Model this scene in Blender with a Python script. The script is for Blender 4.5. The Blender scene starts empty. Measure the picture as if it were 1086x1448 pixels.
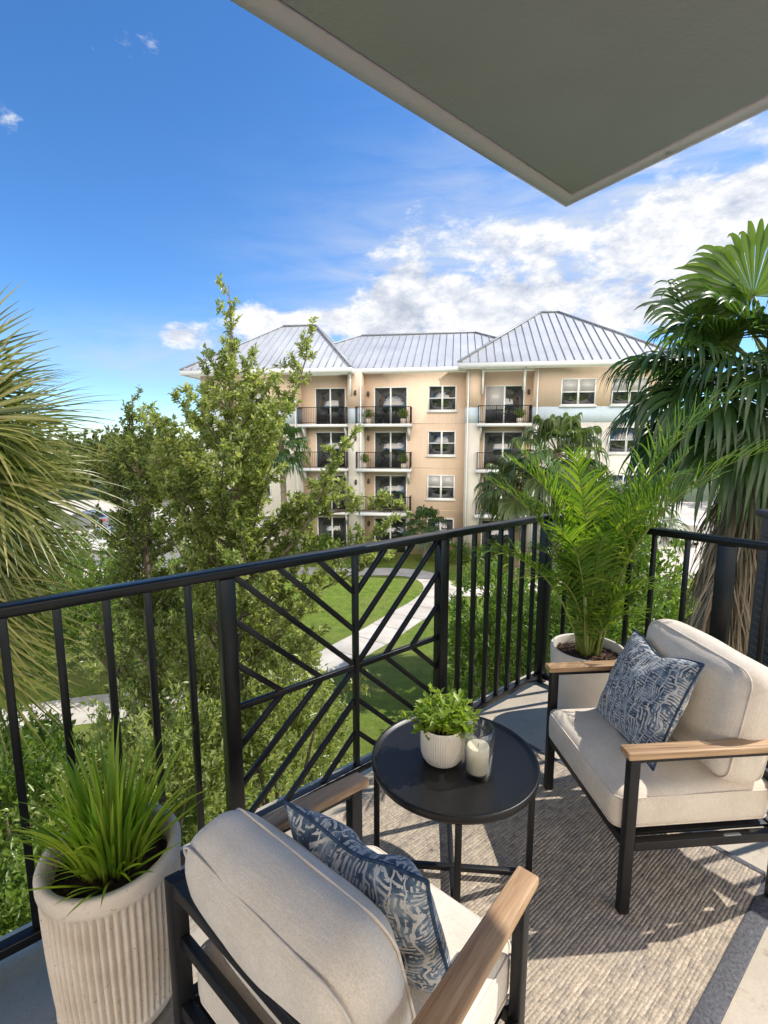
import bpy, bmesh, math, random
import numpy as np
from mathutils import Vector, Matrix

random.seed(7)
RNG = np.random.default_rng(7)
PI = math.pi
R_ = math.radians
scene = bpy.context.scene
COL = scene.collection


# ------------------------------------------------------------------ objects
def tag(o, label=None, cat=None, group=None, kind=None):
    if label: o['label'] = label
    if cat: o['category'] = cat
    if group: o['group'] = group
    if kind: o['kind'] = kind
    return o


def empty(name, loc, rz=0.0, label=None, cat=None, group=None):
    o = bpy.data.objects.new(name, None)
    COL.objects.link(o)
    o.empty_display_size = 0.1
    o.location = loc
    o.rotation_euler = (0, 0, rz)
    return tag(o, label, cat, group)


def unit(a):
    a = np.asarray(a, float)
    return a / np.maximum(np.linalg.norm(a, axis=-1, keepdims=True), 1e-9)


class MB:
    """collects geometry with numpy and links it as ONE mesh object"""

    def __init__(s):
        s.V, s.F, s.n = [], [], 0

    def add(s, v, f, mat=0):
        v = np.asarray(v, float).reshape(-1, 3)
        f = np.asarray(f, int)
        if len(f):
            s.F.append((f + s.n, mat))
        s.V.append(v)
        s.n += len(v)

    def box(s, c, d, rot=None, mat=0):
        h = np.array(d, float) / 2
        v = np.array([[x, y, z] for x in (-1, 1) for y in (-1, 1) for z in (-1, 1)], float) * h
        if rot is not None:
            v = v @ np.array(rot, float).T
        v = v + np.array(c, float)
        s.add(v, [[0, 1, 3, 2], [4, 6, 7, 5], [0, 4, 5, 1], [2, 3, 7, 6], [0, 2, 6, 4], [1, 5, 7, 3]], mat)

    def bar(s, p, q, w, h, upv=(0, 0, 1), mat=0):
        """rectangular bar from p to q: w across, h along upv"""
        p, q = np.array(p, float), np.array(q, float)
        d = q - p
        L = np.linalg.norm(d)
        d = d / L
        upv = np.array(upv, float)
        x = np.cross(d, upv)
        if np.linalg.norm(x) < 1e-4:
            x = np.cross(d, np.array([1., 0, 0]))
        x = unit(x)
        z = np.cross(x, d)
        s.box((p + q) / 2, (w, L, h), np.stack([x, d, z], 1), mat)

    def prism(s, poly, z0, z1, mat=0):
        n = len(poly)
        v = [(x, y, z0) for x, y in poly] + [(x, y, z1) for x, y in poly]
        s.add(v, np.array([[i, (i + 1) % n, n + (i + 1) % n, n + i] for i in range(n)]), mat)
        k = s.n - 2 * n
        s.F.append((np.array([list(range(n))[::-1]]) + k, mat))
        s.F.append((np.array([list(range(n, 2 * n))]) + k, mat))

    def tube(s, pts, r, n=8, cap=True, mat=0):
        P = np.array(pts, float)
        k = len(P)
        r = np.broadcast_to(np.array(r, float), (k,))
        T = unit(np.gradient(P, axis=0))
        a = np.array([0, 0, 1.]) if abs(T[0][2]) < .9 else np.array([1., 0, 0])
        X = unit(np.cross(T[0], a))
        V = []
        ang = np.linspace(0, 2 * PI, n, endpoint=False)
        for i in range(k):
            X = unit(X - T[i] * (X @ T[i]))
            Y = np.cross(T[i], X)
            V.append(P[i] + r[i] * (np.cos(ang)[:, None] * X + np.sin(ang)[:, None] * Y))
        V = np.concatenate(V)
        i, j = np.meshgrid(np.arange(k - 1), np.arange(n), indexing='ij')
        a0, b0 = i * n + j, i * n + (j + 1) % n
        s.add(V, np.stack([a0, b0, b0 + n, a0 + n], -1).reshape(-1, 4), mat)
        if cap:
            base = s.n - k * n
            s.F.append((np.array([list(range(n))[::-1]]) + base, mat))
            s.F.append((np.array([list(range((k - 1) * n, k * n))]) + base, mat))

    def lathe(s, prof, n=64, c=(0, 0, 0), rfun=None, mat=0, cap0=True, cap1=False):
        prof = np.array(prof, float)
        k = len(prof)
        ang = np.linspace(0, 2 * PI, n, endpoint=False)
        r = prof[:, 0][:, None] * np.ones(n)
        if rfun is not None:
            r = rfun(r, prof[:, 1][:, None], ang[None, :])
        V = np.stack([r * np.cos(ang), r * np.sin(ang), prof[:, 1][:, None] * np.ones(n)], -1).reshape(-1, 3) + np.array(c, float)
        i, j = np.meshgrid(np.arange(k - 1), np.arange(n), indexing='ij')
        a0, b0 = i * n + j, i * n + (j + 1) % n
        s.add(V, np.stack([a0, b0, b0 + n, a0 + n], -1).reshape(-1, 4), mat)
        base = s.n - k * n
        if cap0: s.F.append((np.array([list(range(n))[::-1]]) + base, mat))
        if cap1: s.F.append((np.array([list(range((k - 1) * n, k * n))]) + base, mat))

    def ribbons(s, P, W, S, N=None, fold=0.0, mat=0):
        """P (M,k,3) centre lines, W (M,k) widths, S (M,k,3) side vectors"""
        P, W = np.asarray(P, float), np.asarray(W, float)
        M, k = P.shape[:2]
        if N is None: N = np.zeros_like(P)
        hw = (W / 2)[..., None]
        A = P - S * hw + N * hw * fold
        B = P + S * hw + N * hw * fold
        V = np.stack([A, P, B], 2).reshape(-1, 3)
        m, i = np.meshgrid(np.arange(M), np.arange(k - 1), indexing='ij')
        o = (m * k + i) * 3
        f1 = np.stack([o, o + 1, o + 4, o + 3], -1)
        f2 = np.stack([o + 1, o + 2, o + 5, o + 4], -1)
        s.add(V, np.concatenate([f1.reshape(-1, 4), f2.reshape(-1, 4)]), mat)

    def leaves(s, P, D, N, L, W, fold=.25, curl=.1, mat=0):
        """M leaves of two folded halves"""
        P, D, N = np.asarray(P), unit(D), np.asarray(N)
        S = unit(np.cross(D, N))
        N = np.cross(S, D)
        L, W = np.asarray(L)[:, None], np.asarray(W)[:, None]
        mid = P + D * L * .5
        l = mid - S * W * .5 + N * W * fold
        r = mid + S * W * .5 + N * W * fold
        t = P + D * L - N * L * curl
        V = np.stack([P, l, t, r], 1).reshape(-1, 3)
        o = np.arange(len(P)) * 4
        s.add(V, np.concatenate([np.stack([o, o + 3, o + 2], -1), np.stack([o, o + 2, o + 1], -1)]), mat)

    def build(s, name, mats, parent=None, smooth=False, bevel=0.0, loc=None, seg=2, auto=None):
        V = np.concatenate(s.V).astype(np.float32)
        me = bpy.data.meshes.new(name)
        me.vertices.add(len(V))
        me.vertices.foreach_set('co', V.ravel())
        loops, starts, mi, c = [], [], [], 0
        for f, m in s.F:
            loops.append(f.ravel())
            starts.append(c + np.arange(len(f)) * f.shape[1])
            mi.append(np.full(len(f), m))
            c += f.size
        loops = np.concatenate(loops).astype(np.int32)
        starts = np.concatenate(starts).astype(np.int32)
        mi = np.concatenate(mi).astype(np.int32)
        me.loops.add(len(loops))
        me.loops.foreach_set('vertex_index', loops)
        me.polygons.add(len(starts))
        me.polygons.foreach_set('loop_start', starts)
        me.polygons.foreach_set('material_index', mi)
        if smooth:
            me.polygons.foreach_set('use_smooth', np.ones(len(starts), bool))
        me.update(calc_edges=True)
        me.validate()
        for m in (mats if isinstance(mats, (list, tuple)) else [mats]):
            me.materials.append(m)
        o = bpy.data.objects.new(name, me)
        COL.objects.link(o)
        if parent is not None: o.parent = parent
        if loc is not None: o.location = loc
        if bevel > 0:
            b = o.modifiers.new('bevel', 'BEVEL')
            b.width, b.segments, b.limit_method, b.angle_limit = bevel, seg, 'ANGLE', R_(40)
        return o


# ---------------------------------------------------------------- materials
class NT:
    def __init__(s, name):
        s.m = bpy.data.materials.new(name)
        s.m.use_nodes = True
        s.t = s.m.node_tree
        s.t.nodes.clear()
        s.out = s.t.nodes.new('ShaderNodeOutputMaterial')

    def n(s, typ, **kw):
        nd = s.t.nodes.new('ShaderNode' + typ)
        for k, v in kw.items():
            if k.startswith('_'):
                key = k[1:]
                sock = nd.inputs[int(key)] if key.isdigit() else nd.inputs[key.replace('_', ' ')]
                s.put(sock, v)
            else:
                setattr(nd, k, v)
        return nd

    def put(s, sock, v):
        if isinstance(v, bpy.types.NodeSocket):
            s.t.links.new(v, sock)
        elif hasattr(v, 'outputs'):
            s.t.links.new(v.outputs[0], sock)
        else:
            if isinstance(v, (tuple, list)) and len(v) == 3 and sock.type == 'RGBA': v = (*v, 1)
            sock.default_value = v

    def math(s, op, a, b=0.0, c=0.0, clamp=False):
        nd = s.n('Math', operation=op, use_clamp=clamp)
        s.put(nd.inputs[0], a)
        s.put(nd.inputs[1], b)
        s.put(nd.inputs[2], c)
        return nd.outputs[0]

    def noise(s, vec, scale, detail=4, rough=.55, dist=0.0):
        nd = s.n('TexNoise')
        nd.inputs['Scale'].default_value = scale
        nd.inputs['Detail'].default_value = detail
        nd.inputs['Roughness'].default_value = rough
        nd.inputs['Distortion'].default_value = dist
        if vec is not None: s.put(nd.inputs['Vector'], vec)
        return nd.outputs[0]

    def ramp(s, fac, stops, interp='LINEAR'):
        nd = s.n('ValToRGB')
        cr = nd.color_ramp
        cr.interpolation = interp
        while len(cr.elements) < len(stops): cr.elements.new(.5)
        for e, (p, c) in zip(cr.elements, stops):
            e.position = p
            e.color = (*c, 1) if len(c) == 3 else c
        s.put(nd.inputs[0], fac)
        return nd.outputs[0]

    def mix(s, fac, a, b, typ='MIX'):
        nd = s.n('MixRGB', blend_type=typ)
        s.put(nd.inputs[0], fac)
        s.put(nd.inputs[1], a)
        s.put(nd.inputs[2], b)
        return nd.outputs[0]

    def coord(s, kind='Object', scale=None, rot=None):
        tc = s.n('TexCoord').outputs[kind]
        if scale is None and rot is None: return tc
        mp = s.n('Mapping')
        s.put(mp.inputs[0], tc)
        if scale: mp.inputs['Scale'].default_value = scale
        if rot: mp.inputs['Rotation'].default_value = rot
        return mp.outputs[0]

    def bump(s, h, strength=.3, dist=.01, nrm=None):
        nd = s.n('Bump')
        nd.inputs['Strength'].default_value = strength
        nd.inputs['Distance'].default_value = dist
        s.put(nd.inputs['Height'], h)
        if nrm is not None: s.put(nd.inputs['Normal'], nrm)
        return nd.outputs[0]

    def bsdf(s, col, rough=.5, metal=0.0, spec=.5, normal=None, **kw):
        nd = s.n('BsdfPrincipled')
        s.put(nd.inputs['Base Color'], col)
        s.put(nd.inputs['Roughness'], rough)
        s.put(nd.inputs['Metallic'], metal)
        s.put(nd.inputs['Specular IOR Level'], spec)
        if normal is not None: s.put(nd.inputs['Normal'], normal)
        for k, v in kw.items(): s.put(nd.inputs[k.replace('_', ' ')], v)
        return nd.outputs[0]

    def done(s, sh):
        s.t.links.new(sh, s.out.inputs[0])
        return s.m


def m_plain(name, col, rough=.5, metal=0, var=.12, scale=6, bump=0.0, bscale=200, spec=.5):
    t = NT(name)
    c = t.coord('Object')
    n = t.noise(c, scale, 5, .6)
    lo = tuple(x * (1 - var) for x in col)
    hi = tuple(min(1, x * (1 + var)) for x in col)
    colr = t.ramp(n, [(.3, lo), (.7, hi)])
    nrm = None
    if bump: nrm = t.bump(t.noise(c, bscale, 3), bump, .004)
    return t.done(t.bsdf(colr, rough, metal, spec, nrm))


def m_leaf(name, cols, rough=.42, trans=.35, tcol=None, spec=.5, patch=0.0):
    """leaf with a random tint per leaf and light passing through"""
    t = NT(name)
    g = t.n('NewGeometry')
    c = t.ramp(g.outputs['Random Per Island'], [(i / max(1, len(cols) - 1), k) for i, k in enumerate(cols)])
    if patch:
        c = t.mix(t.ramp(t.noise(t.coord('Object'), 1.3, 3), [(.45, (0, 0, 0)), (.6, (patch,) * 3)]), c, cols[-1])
    tc = t.mix(1.0, c, tcol or (1.0, 1.0, .55), 'MULTIPLY')
    tr = t.n('BsdfTranslucent')
    t.put(tr.inputs[0], t.mix(1.0, tc, (2.2, 2.2, 2.0), 'MULTIPLY'))
    p = t.bsdf(c, rough, 0, spec)
    mx = t.n('MixShader')
    mx.inputs[0].default_value = trans
    t.put(mx.inputs[1], p)
    t.put(mx.inputs[2], tr.outputs[0])
    return t.done(mx.outputs[0])


M = {}
M['rail'] = m_plain('rail_paint', (.006, .0065, .0075), .30, 0, .3, 12, .06, 90, .35)
M['frame'] = m_plain('frame_metal', (.009, .009, .010), .42, 0, .3, 12, .10, 400, .35)
M['table'] = m_plain('table_metal', (.009, .009, .0095), .34, 0, .25, 5, .10, 300, .35)
M['soil'] = m_plain('soil', (.055, .027, .015), .95, 0, .6, 60, .8, 120)
M['wax'] = m_plain('wax', (.86, .77, .60), .45, 0, .03)
M['wick'] = m_plain('wick', (.03, .025, .02), .9)
M['bark'] = m_plain('bark', (.13, .10, .075), .9, 0, .4, 14, .5, 30)
M['palm_bark'] = m_plain('palm_bark', (.20, .155, .11), .9, 0, .4, 8, .6, 25)
M['white'] = m_plain('white_trim', (.80, .80, .78), .5, 0, .04)
def mat_pane():
    t = NT('window_glass')
    sh = t.bsdf((.012, .015, .018), .015, 0, .5, None, IOR=2.1)
    return t.done(sh)


M['glass_dark'] = mat_pane()
M['stem'] = m_plain('plant_stem', (.20, .24, .05), .5, 0, .3, 20)
M['petiole'] = m_plain('petiole', (.12, .14, .035), .5, 0, .3, 6)
M['concrete_path'] = m_plain('path_concrete', (.50, .46, .40), .9, 0, .22, .9, .2, 40)
M['joint'] = m_plain('path_joint', (.16, .14, .11), .95)
M['asphalt'] = m_plain('parking_concrete', (.50, .46, .40), .95, 0, .15, .3, .2, 20)
M['cabinet'] = m_plain('cabinet_metal', (.016, .022, .038), .45, 0, .2, 3, .1, 60)
M['rubber'] = m_plain('rubber', (.015, .015, .015), .8)
M['carpaint'] = m_plain('car_paint', (.78, .78, .78), .2, 0, .02)
M['carpaint_grey'] = m_plain('car_paint_grey', (.18, .2, .22), .25, 0, .05)
M['redlamp'] = m_plain('red_lamp', (.55, .02, .02), .2)
M['lampbronze'] = m_plain('lamp_bronze', (.06, .04, .03), .4)
M['furn_dark'] = m_plain('dark_furniture', (.03, .03, .03), .6)
M['furn_green'] = m_plain('green_furniture', (.05, .10, .04), .7)


def stucco(name, col, band=None):
    t = NT(name)
    c = t.coord('Object')
    n = t.noise(c, .6, 6, .65)
    st = t.noise(t.coord('Object', (1.5, 1.5, .18)), 1.6, 5, .6)
    a = t.ramp(n, [(.3, tuple(x * .93 for x in col)), (.7, tuple(min(1, x * 1.05) for x in col))])
    a = t.mix(t.ramp(st, [(.52, (0, 0, 0)), (.78, (.30,) * 3)]), a, tuple(x * .6 for x in col))
    return t.done(t.bsdf(a, .9, 0, .2, t.bump(t.noise(c, 30, 3), .15, .01)))


M['beige'] = stucco('stucco_beige', (.70, .535, .405))
M['cream'] = stucco('stucco_cream', (.64, .60, .53))
M['band'] = stucco('stucco_pale_blue', (.56, .64, .71))


def mat_roof():
    t = NT('roof_metal')
    c = t.coord('Object')
    n = t.noise(c, .5, 5, .6)
    col = t.ramp(n, [(.3, (.40, .42, .44)), (.7, (.52, .535, .55))])
    return t.done(t.bsdf(col, .45, .15, .4, t.bump(t.noise(c, 1.2, 2), .1, .02)))


M['roof'] = mat_roof()
M['seam'] = m_plain('roof_seam', (.30, .31, .33), .5, .1, .1)


def mat_wood():
    t = NT('teak_wood')
    c = t.coord('Object', (38, 2.2, 38))
    n = t.noise(c, 1.0, 6, .62, 1.2)
    col = t.ramp(n, [(.28, (.19, .10, .045)), (.45, (.38, .23, .12)), (.62, (.52, .34, .19)), (.8, (.62, .44, .26))])
    f = t.noise(t.coord('Object', (160, 5, 160)), 1.0, 3)
    col = t.mix(.5, col, t.ramp(f, [(.35, (.55, .5, .45)), (.65, (1, 1, 1))]), 'MULTIPLY')
    return t.done(t.bsdf(col, .5, 0, .4, t.bump(f, .25, .002)))


M['wood'] = mat_wood()


def mat_fabric():
    t = NT('cushion_fabric')
    c = t.coord('Object')
    w1 = t.n('TexWave', wave_type='BANDS', bands_direction='X')
    w1.inputs['Scale'].default_value = 190
    w1.inputs['Distortion'].default_value = 1.5
    t.put(w1.inputs['Vector'], c)
    w2 = t.n('TexWave', wave_type='BANDS', bands_direction='Z')
    w2.inputs['Scale'].default_value = 190
    w2.inputs['Distortion'].default_value = 1.5
    t.put(w2.inputs['Vector'], c)
    w3 = t.n('TexWave', wave_type='BANDS', bands_direction='Y')
    w3.inputs['Scale'].default_value = 190
    w3.inputs['Distortion'].default_value = 1.5
    t.put(w3.inputs['Vector'], c)
    h = t.math('ADD', t.math('ADD', w1.outputs[1], w2.outputs[1]), w3.outputs[1])
    n = t.noise(c, 9, 6, .65)
    f = t.noise(c, 330, 2)
    col = t.ramp(n, [(.3, (.70, .605, .495)), (.7, (.80, .71, .60))])
    sl = t.math('MAXIMUM', t.noise(t.coord('Object', (25, 260, 260)), 1.0, 3), t.noise(t.coord('Object', (260, 260, 25)), 1.0, 3))
    col = t.mix(.40, col, t.ramp(f, [(.35, (.68, .66, .63)), (.65, (1.06, 1.06, 1.06))]), 'MULTIPLY')
    col = t.mix(.38, col, t.ramp(sl, [(.45, (.80, .79, .77)), (.68, (1.10, 1.09, 1.07))]), 'MULTIPLY')
    wr = t.noise(c, 13, 3, .5, .8)
    b = t.bump(wr, .13, .010)
    b = t.bump(h, .25, .0012, b)
    return t.done(t.bsdf(col, .95, 0, .15, b, Sheen_Weight=.25))


M['fabric'] = mat_fabric()
M['piping'] = m_plain('piping_fabric', (.68, .59, .49), .95, 0, .08, 40, 0, 1, .1)


def mat_pillow():
    """indigo block print: broken lines and swirls in cream and two blues"""
    t = NT('pillow_print')
    c = t.coord('Object')
    d = t.n('TexNoise')
    d.inputs['Scale'].default_value = 14
    d.inputs['Detail'].default_value = 2
    t.put(d.inputs['Vector'], c)
    dv = t.n('VectorMath', operation='SCALE')
    sub = t.n('VectorMath', operation='SUBTRACT')
    t.put(sub.inputs[0], d.outputs['Color'])
    sub.inputs[1].default_value = (.5, .5, .5)
    t.put(dv.inputs[0], sub.outputs[0])
    dv.inputs['Scale'].default_value = .035
    ad = t.n('VectorMath', operation='ADD')
    t.put(ad.inputs[0], c)
    t.put(ad.inputs[1], dv.outputs[0])
    v = ad.outputs[0]

    def wav(dirn, sc, dist):
        w = t.n('TexWave', wave_type='BANDS', bands_direction=dirn)
        w.inputs['Scale'].default_value = sc
        w.inputs['Distortion'].default_value = dist
        w.inputs['Detail'].default_value = 2
        w.inputs['Detail Scale'].default_value = 1.5
        t.put(w.inputs['Vector'], v)
        return w.outputs[1]
    a = wav('X', 29, 1.5)
    b = wav('Z', 30, 1.5)
    br = t.n('TexVoronoi', feature='F1', distance='CHEBYCHEV')
    br.inputs['Scale'].default_value = 24
    t.put(br.inputs['Vector'], v)
    sc_ = t.n('SeparateColor')
    t.put(sc_.inputs[0], br.outputs['Color'])
    sel = t.math('GREATER_THAN', sc_.outputs[0], .58)
    lines = t.mix(sel, b, a)
    thr = t.math('GREATER_THAN', lines, .54)
    brk = t.math('GREATER_THAN', t.noise(t.coord('Object', (1, 1, 1.6)), 48, 2), .46)
    edge = t.math('GREATER_THAN', wav('X', 9, 5.0), .955)
    mask = t.math('MAXIMUM', t.math('MULTIPLY', thr, brk), edge)
    blue = t.ramp(t.noise(c, 26, 3, .6), [(.34, (.035, .052, .08)), (.48, (.085, .125, .175)), (.60, (.20, .255, .31)), (.72, (.34, .37, .39))])
    pale = t.ramp(t.noise(c, 40, 2), [(.3, (.44, .44, .43)), (.7, (.66, .61, .54))])
    col = t.mix(mask, blue, pale)
    f = t.noise(c, 420, 2)
    col = t.mix(.45, col, t.ramp(f, [(.35, (.6, .6, .6)), (.65, (1, 1, 1))]), 'MULTIPLY')
    return t.done(t.bsdf(col, .92, 0, .15, t.bump(f, .35, .002), Sheen_Weight=.2))


M['pillow'] = mat_pillow()
M['pillow_edge'] = m_plain('pillow_piping', (.04, .065, .11), .9, 0, .5, 60, 0, 1, .1)


def mat_rug():
    """woven strands running along local x"""
    t = NT('rug_weave')
    c = t.coord('Object')
    sp = t.n('SeparateXYZ')
    wob = t.noise(t.coord('Object', (3, 14, 1)), 2.0, 2)
    t.put(sp.inputs[0], c)
    y = t.math('ADD', sp.outputs[1], t.math('MULTIPLY', wob, .016))
    pitch = .0115
    q = t.math('DIVIDE', y, pitch)
    row = t.math('FLOOR', q)
    fr = t.math('FRACT', q)
    prof = t.math('SINE', t.math('MULTIPLY', fr, PI))
    # knots along each strand, shifted row by row
    wn = t.n('TexWhiteNoise', noise_dimensions='1D')
    t.put(wn.inputs['W'], row)
    xs = t.math('ADD', t.math('DIVIDE', sp.outputs[0], .021), t.math('MULTIPLY', wn.outputs[0], 7.0))
    kn = t.math('ABSOLUTE', t.math('SINE', t.math('MULTIPLY', xs, PI)))
    h = t.math('MULTIPLY', prof, t.math('ADD', .62, t.math('MULTIPLY', kn, .38)))
    rr = t.n('CombineXYZ')
    t.put(rr.inputs[0], t.math('MULTIPLY', sp.outputs[0], 5.5))
    t.put(rr.inputs[1], t.math('MULTIPLY', row, 3.17))
    strand = t.noise(rr.outputs[0], 2.0, 6, .82)
    col = t.ramp(strand, [(.28, (.13, .12, .11)), (.40, (.30, .26, .22)), (.50, (.46, .385, .30)),
                          (.60, (.55, .46, .36)), (.75, (.62, .54, .43))])
    wn2 = t.n('TexWhiteNoise', noise_dimensions='2D')
    kv = t.n('CombineXYZ')
    t.put(kv.inputs[0], t.math('FLOOR', xs))
    t.put(kv.inputs[1], row)
    t.put(wn2.inputs['Vector'], kv.outputs[0])
    col = t.mix(.26, col, t.ramp(wn2.outputs[0], [(0, (.45, .45, .47)), (.5, (.9, .88, .86)), (1, (1.25, 1.2, 1.1))]), 'MULTIPLY')
    col = t.mix(t.ramp(t.noise(c, 2.2, 3), [(.5, (0, 0, 0)), (.7, (.35,) * 3)]), col, (.24, .23, .23))
    fs = t.noise(t.coord('Object', (110, 190, 1)), 1.0, 4, .7)
    col = t.mix(.75, col, t.ramp(fs, [(.32, (.42, .41, .40)), (.5, (.95, .95, .94)), (.68, (1.28, 1.26, 1.22))]), 'MULTIPLY')
    b = t.bump(h, .5, .005)
    b = t.bump(t.noise(c, 260, 3), .5, .003, b)
    return t.done(t.bsdf(col, .97, 0, .1, b))


M['rug'] = mat_rug()
M['rug_border'] = m_plain('rug_border', (.115, .115, .125), .95, 0, .4, 90, .9, 160, .1)


def mat_floor():
    t = NT('balcony_concrete')
    c = t.coord('Object')
    n = t.noise(c, 1.7, 7, .65)
    col = t.ramp(n, [(.25, (.46, .395, .31)), (.55, (.64, .555, .44)), (.8, (.72, .635, .51))])
    sp = t.noise(c, 9, 6, .7, .4)
    col = t.mix(t.ramp(sp, [(.57, (0, 0, 0)), (.70, (.7,) * 3)]), col, (.25, .19, .13))
    f = t.noise(c, 130, 3)
    col = t.mix(.3, col, t.ramp(f, [(.3, (.7, .7, .7)), (.6, (1, 1, 1))]), 'MULTIPLY')
    return t.done(t.bsdf(col, .85, 0, .15, t.bump(t.noise(c, 45, 5), .25, .005)))


M['floor'] = mat_floor()


def mat_ceiling(dirt):
    t = NT('ceiling_stucco')
    c = t.coord('Object')
    n = t.noise(c, 1.1, 6, .6)
    col = t.ramp(n, [(.3, (.575, .515, .605)), (.7, (.67, .60, .70))])
    col = t.mix(t.ramp(t.noise(t.coord('Object', (1, 1, 1)), 7, 7, .72), [(.66 - dirt, (0, 0, 0)), (.76 - dirt, (.75,) * 3)]), col, (.13, .12, .10))
    return t.done(t.bsdf(col, .92, 0, .2, t.bump(t.noise(c, 48, 6, .7), .6, .008)))


M['ceiling'] = mat_ceiling(-.035)
M['ceiling_edge'] = mat_ceiling(.035)


def mat_stone():
    t = NT('planter_stone')
    c = t.coord('Object')
    n = t.noise(c, 7, 7, .7)
    col = t.ramp(n, [(.3, (.53, .445, .355)), (.55, (.64, .555, .46)), (.75, (.70, .62, .525))])
    pit = t.noise(c, 75, 3, .6)
    pm = t.ramp(pit, [(.28, (1, 1, 1)), (.36, (0, 0, 0))])
    col = t.mix(pm, col, (.28, .23, .18))
    return t.done(t.bsdf(col, .85, 0, .25, t.bump(t.noise(c, 110, 4), .35, .003)))


M['stone'] = mat_stone()
M['ceramic'] = m_plain('ceramic_pot', (.70, .63, .545), .7, 0, .07, 10, .35, 160)


def mat_ground():
    t = NT('lawn_grass')
    c = t.coord('Object')
    big = t.noise(c, .22, 4, .6)
    mid = t.noise(c, 2.3, 5, .65)
    fine = t.noise(c, 26, 4, .7)
    col = t.ramp(mid, [(.3, (.085, .145, .020)), (.55, (.155, .220, .032)), (.75, (.22, .265, .055))])
    col = t.mix(t.ramp(big, [(.46, (0, 0, 0)), (.66, (.7,) * 3)]), col, (.23, .225, .075))
    col = t.mix(.7, col, t.ramp(fine, [(.3, (.45, .5, .4)), (.65, (1.3, 1.3, 1.2))]), 'MULTIPLY')
    h = t.math('ADD', fine, t.math('MULTIPLY', mid, .6))
    return t.done(t.bsdf(col, .9, 0, .2, t.bump(h, .9, .06)))


M['grass'] = mat_ground()
M['far_ground'] = m_plain('far_ground', (.07, .10, .03), .95, 0, .4, .05)

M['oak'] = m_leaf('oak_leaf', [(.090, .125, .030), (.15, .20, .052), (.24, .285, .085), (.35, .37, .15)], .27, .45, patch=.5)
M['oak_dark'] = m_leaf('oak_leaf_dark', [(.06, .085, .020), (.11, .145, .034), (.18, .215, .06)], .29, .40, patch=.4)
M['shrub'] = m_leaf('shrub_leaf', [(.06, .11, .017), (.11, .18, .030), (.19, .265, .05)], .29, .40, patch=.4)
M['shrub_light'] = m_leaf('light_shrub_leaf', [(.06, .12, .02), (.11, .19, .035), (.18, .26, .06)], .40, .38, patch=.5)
M['far_leaf'] = m_leaf('far_leaf', [(.06, .085, .028), (.10, .125, .040), (.145, .165, .06)], .6, .3)
M['far_leaf_yellow'] = m_leaf('far_leaf_yellow', [(.11, .13, .035), (.17, .19, .05), (.23, .23, .075)], .6, .3)
M['palm_dark'] = m_leaf('fan_palm_leaf', [(.026, .058, .018), (.044, .088, .026), (.075, .125, .034)], .34, .40, (1.0, 1.05, .40))
M['palm_bright'] = m_leaf('young_palm_leaf', [(.042, .085, .018), (.07, .12, .024), (.11, .16, .032)], .34, .5, (1.05, 1.05, .35))
M['palm_olive'] = m_leaf('olive_palm_leaf', [(.045, .065, .013), (.10, .125, .024), (.20, .215, .05), (.33, .29, .11)], .30, .34)
M['palm_mid'] = m_leaf('mid_palm_leaf', [(.05, .08, .026), (.085, .125, .04), (.13, .165, .06)], .40, .30)
M['palm_dead'] = m_leaf('dead_palm_leaf', [(.15, .115, .080), (.24, .185, .13), (.33, .265, .19)], .85, .12)
M['areca'] = m_leaf('areca_leaf', [(.055, .125, .012), (.085, .175, .017), (.13, .22, .025), (.20, .26, .04)], .36, .42, (1.1, 1.0, .35))
M['blade'] = m_leaf('grass_blade', [(.075, .16, .014), (.16, .27, .022), (.26, .37, .04), (.31, .36, .06)], .40, .45, (1.1, 1.0, .4))
M['herb'] = m_leaf('herb_leaf', [(.12, .21, .020), (.20, .30, .035), (.30, .38, .06)], .40, .40, (1.1, 1.0, .45))


def mat_glass():
    """thin clear glass"""
    t = NT('clear_glass')
    tr = t.n('BsdfTransparent')
    tr.inputs[0].default_value = (.985, .99, .985, 1)
    g = t.n('BsdfGlossy')
    g.inputs['Roughness'].default_value = .02
    lw = t.n('LayerWeight')
    lw.inputs['Blend'].default_value = .35
    f = t.math('MULTIPLY_ADD', t.math('POWER', lw.outputs['Facing'], 1.6), .8, .05, clamp=True)
    mx = t.n('MixShader')
    t.put(mx.inputs[0], f)
    t.put(mx.inputs[1], tr.outputs[0])
    t.put(mx.inputs[2], g.outputs[0])
    return t.done(mx.outputs[0])


M['glass'] = mat_glass()


def mat_blind():
    t = NT('window_blind')
    sp = t.n('SeparateXYZ')
    t.put(sp.inputs[0], t.coord('Object'))
    f = t.math('FRACT', t.math('MULTIPLY', sp.outputs[2], 17.0))
    col = t.ramp(f, [(.0, (.24, .24, .25)), (.35, (.46, .45, .45)), (.8, (.52, .50, .49))])
    return t.done(t.bsdf(col, .25, 0, .6))


M['blind'] = mat_blind()

# --------------------------------------------------------- balcony geometry
KX = np.array([1.027, 3.087, 0.0])           # railing corner on the floor
U = np.array([.7727, .6348, 0.0])            # along the long railing
N_ = np.array([-.6348, .7727, 0.0])          # outward from it
Vv = np.array([.6348, -.7727, 0.0])          # along the short railing
ZU = np.array([0, 0, 1.0])
ROT = math.atan2(U[1], U[0])


def RA(s, z=0.0, off=0.0):
    return KX + U * s + N_ * off + ZU * z


def RB(s, z=0.0, off=0.0):
    return KX + Vv * s + U * off + ZU * z


# floor slab
mb = MB()
pts = [RA(.10, 0, .11), RA(-7, 0, .11), RA(-7, 0, -6.5), RA(.10, 0, -6.5)]
mb.prism([(p[0], p[1]) for p in pts], -.28, 0.0)
tag(mb.build('floor', M['floor']), 'pale stained concrete balcony floor', None, None, 'structure')

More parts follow.
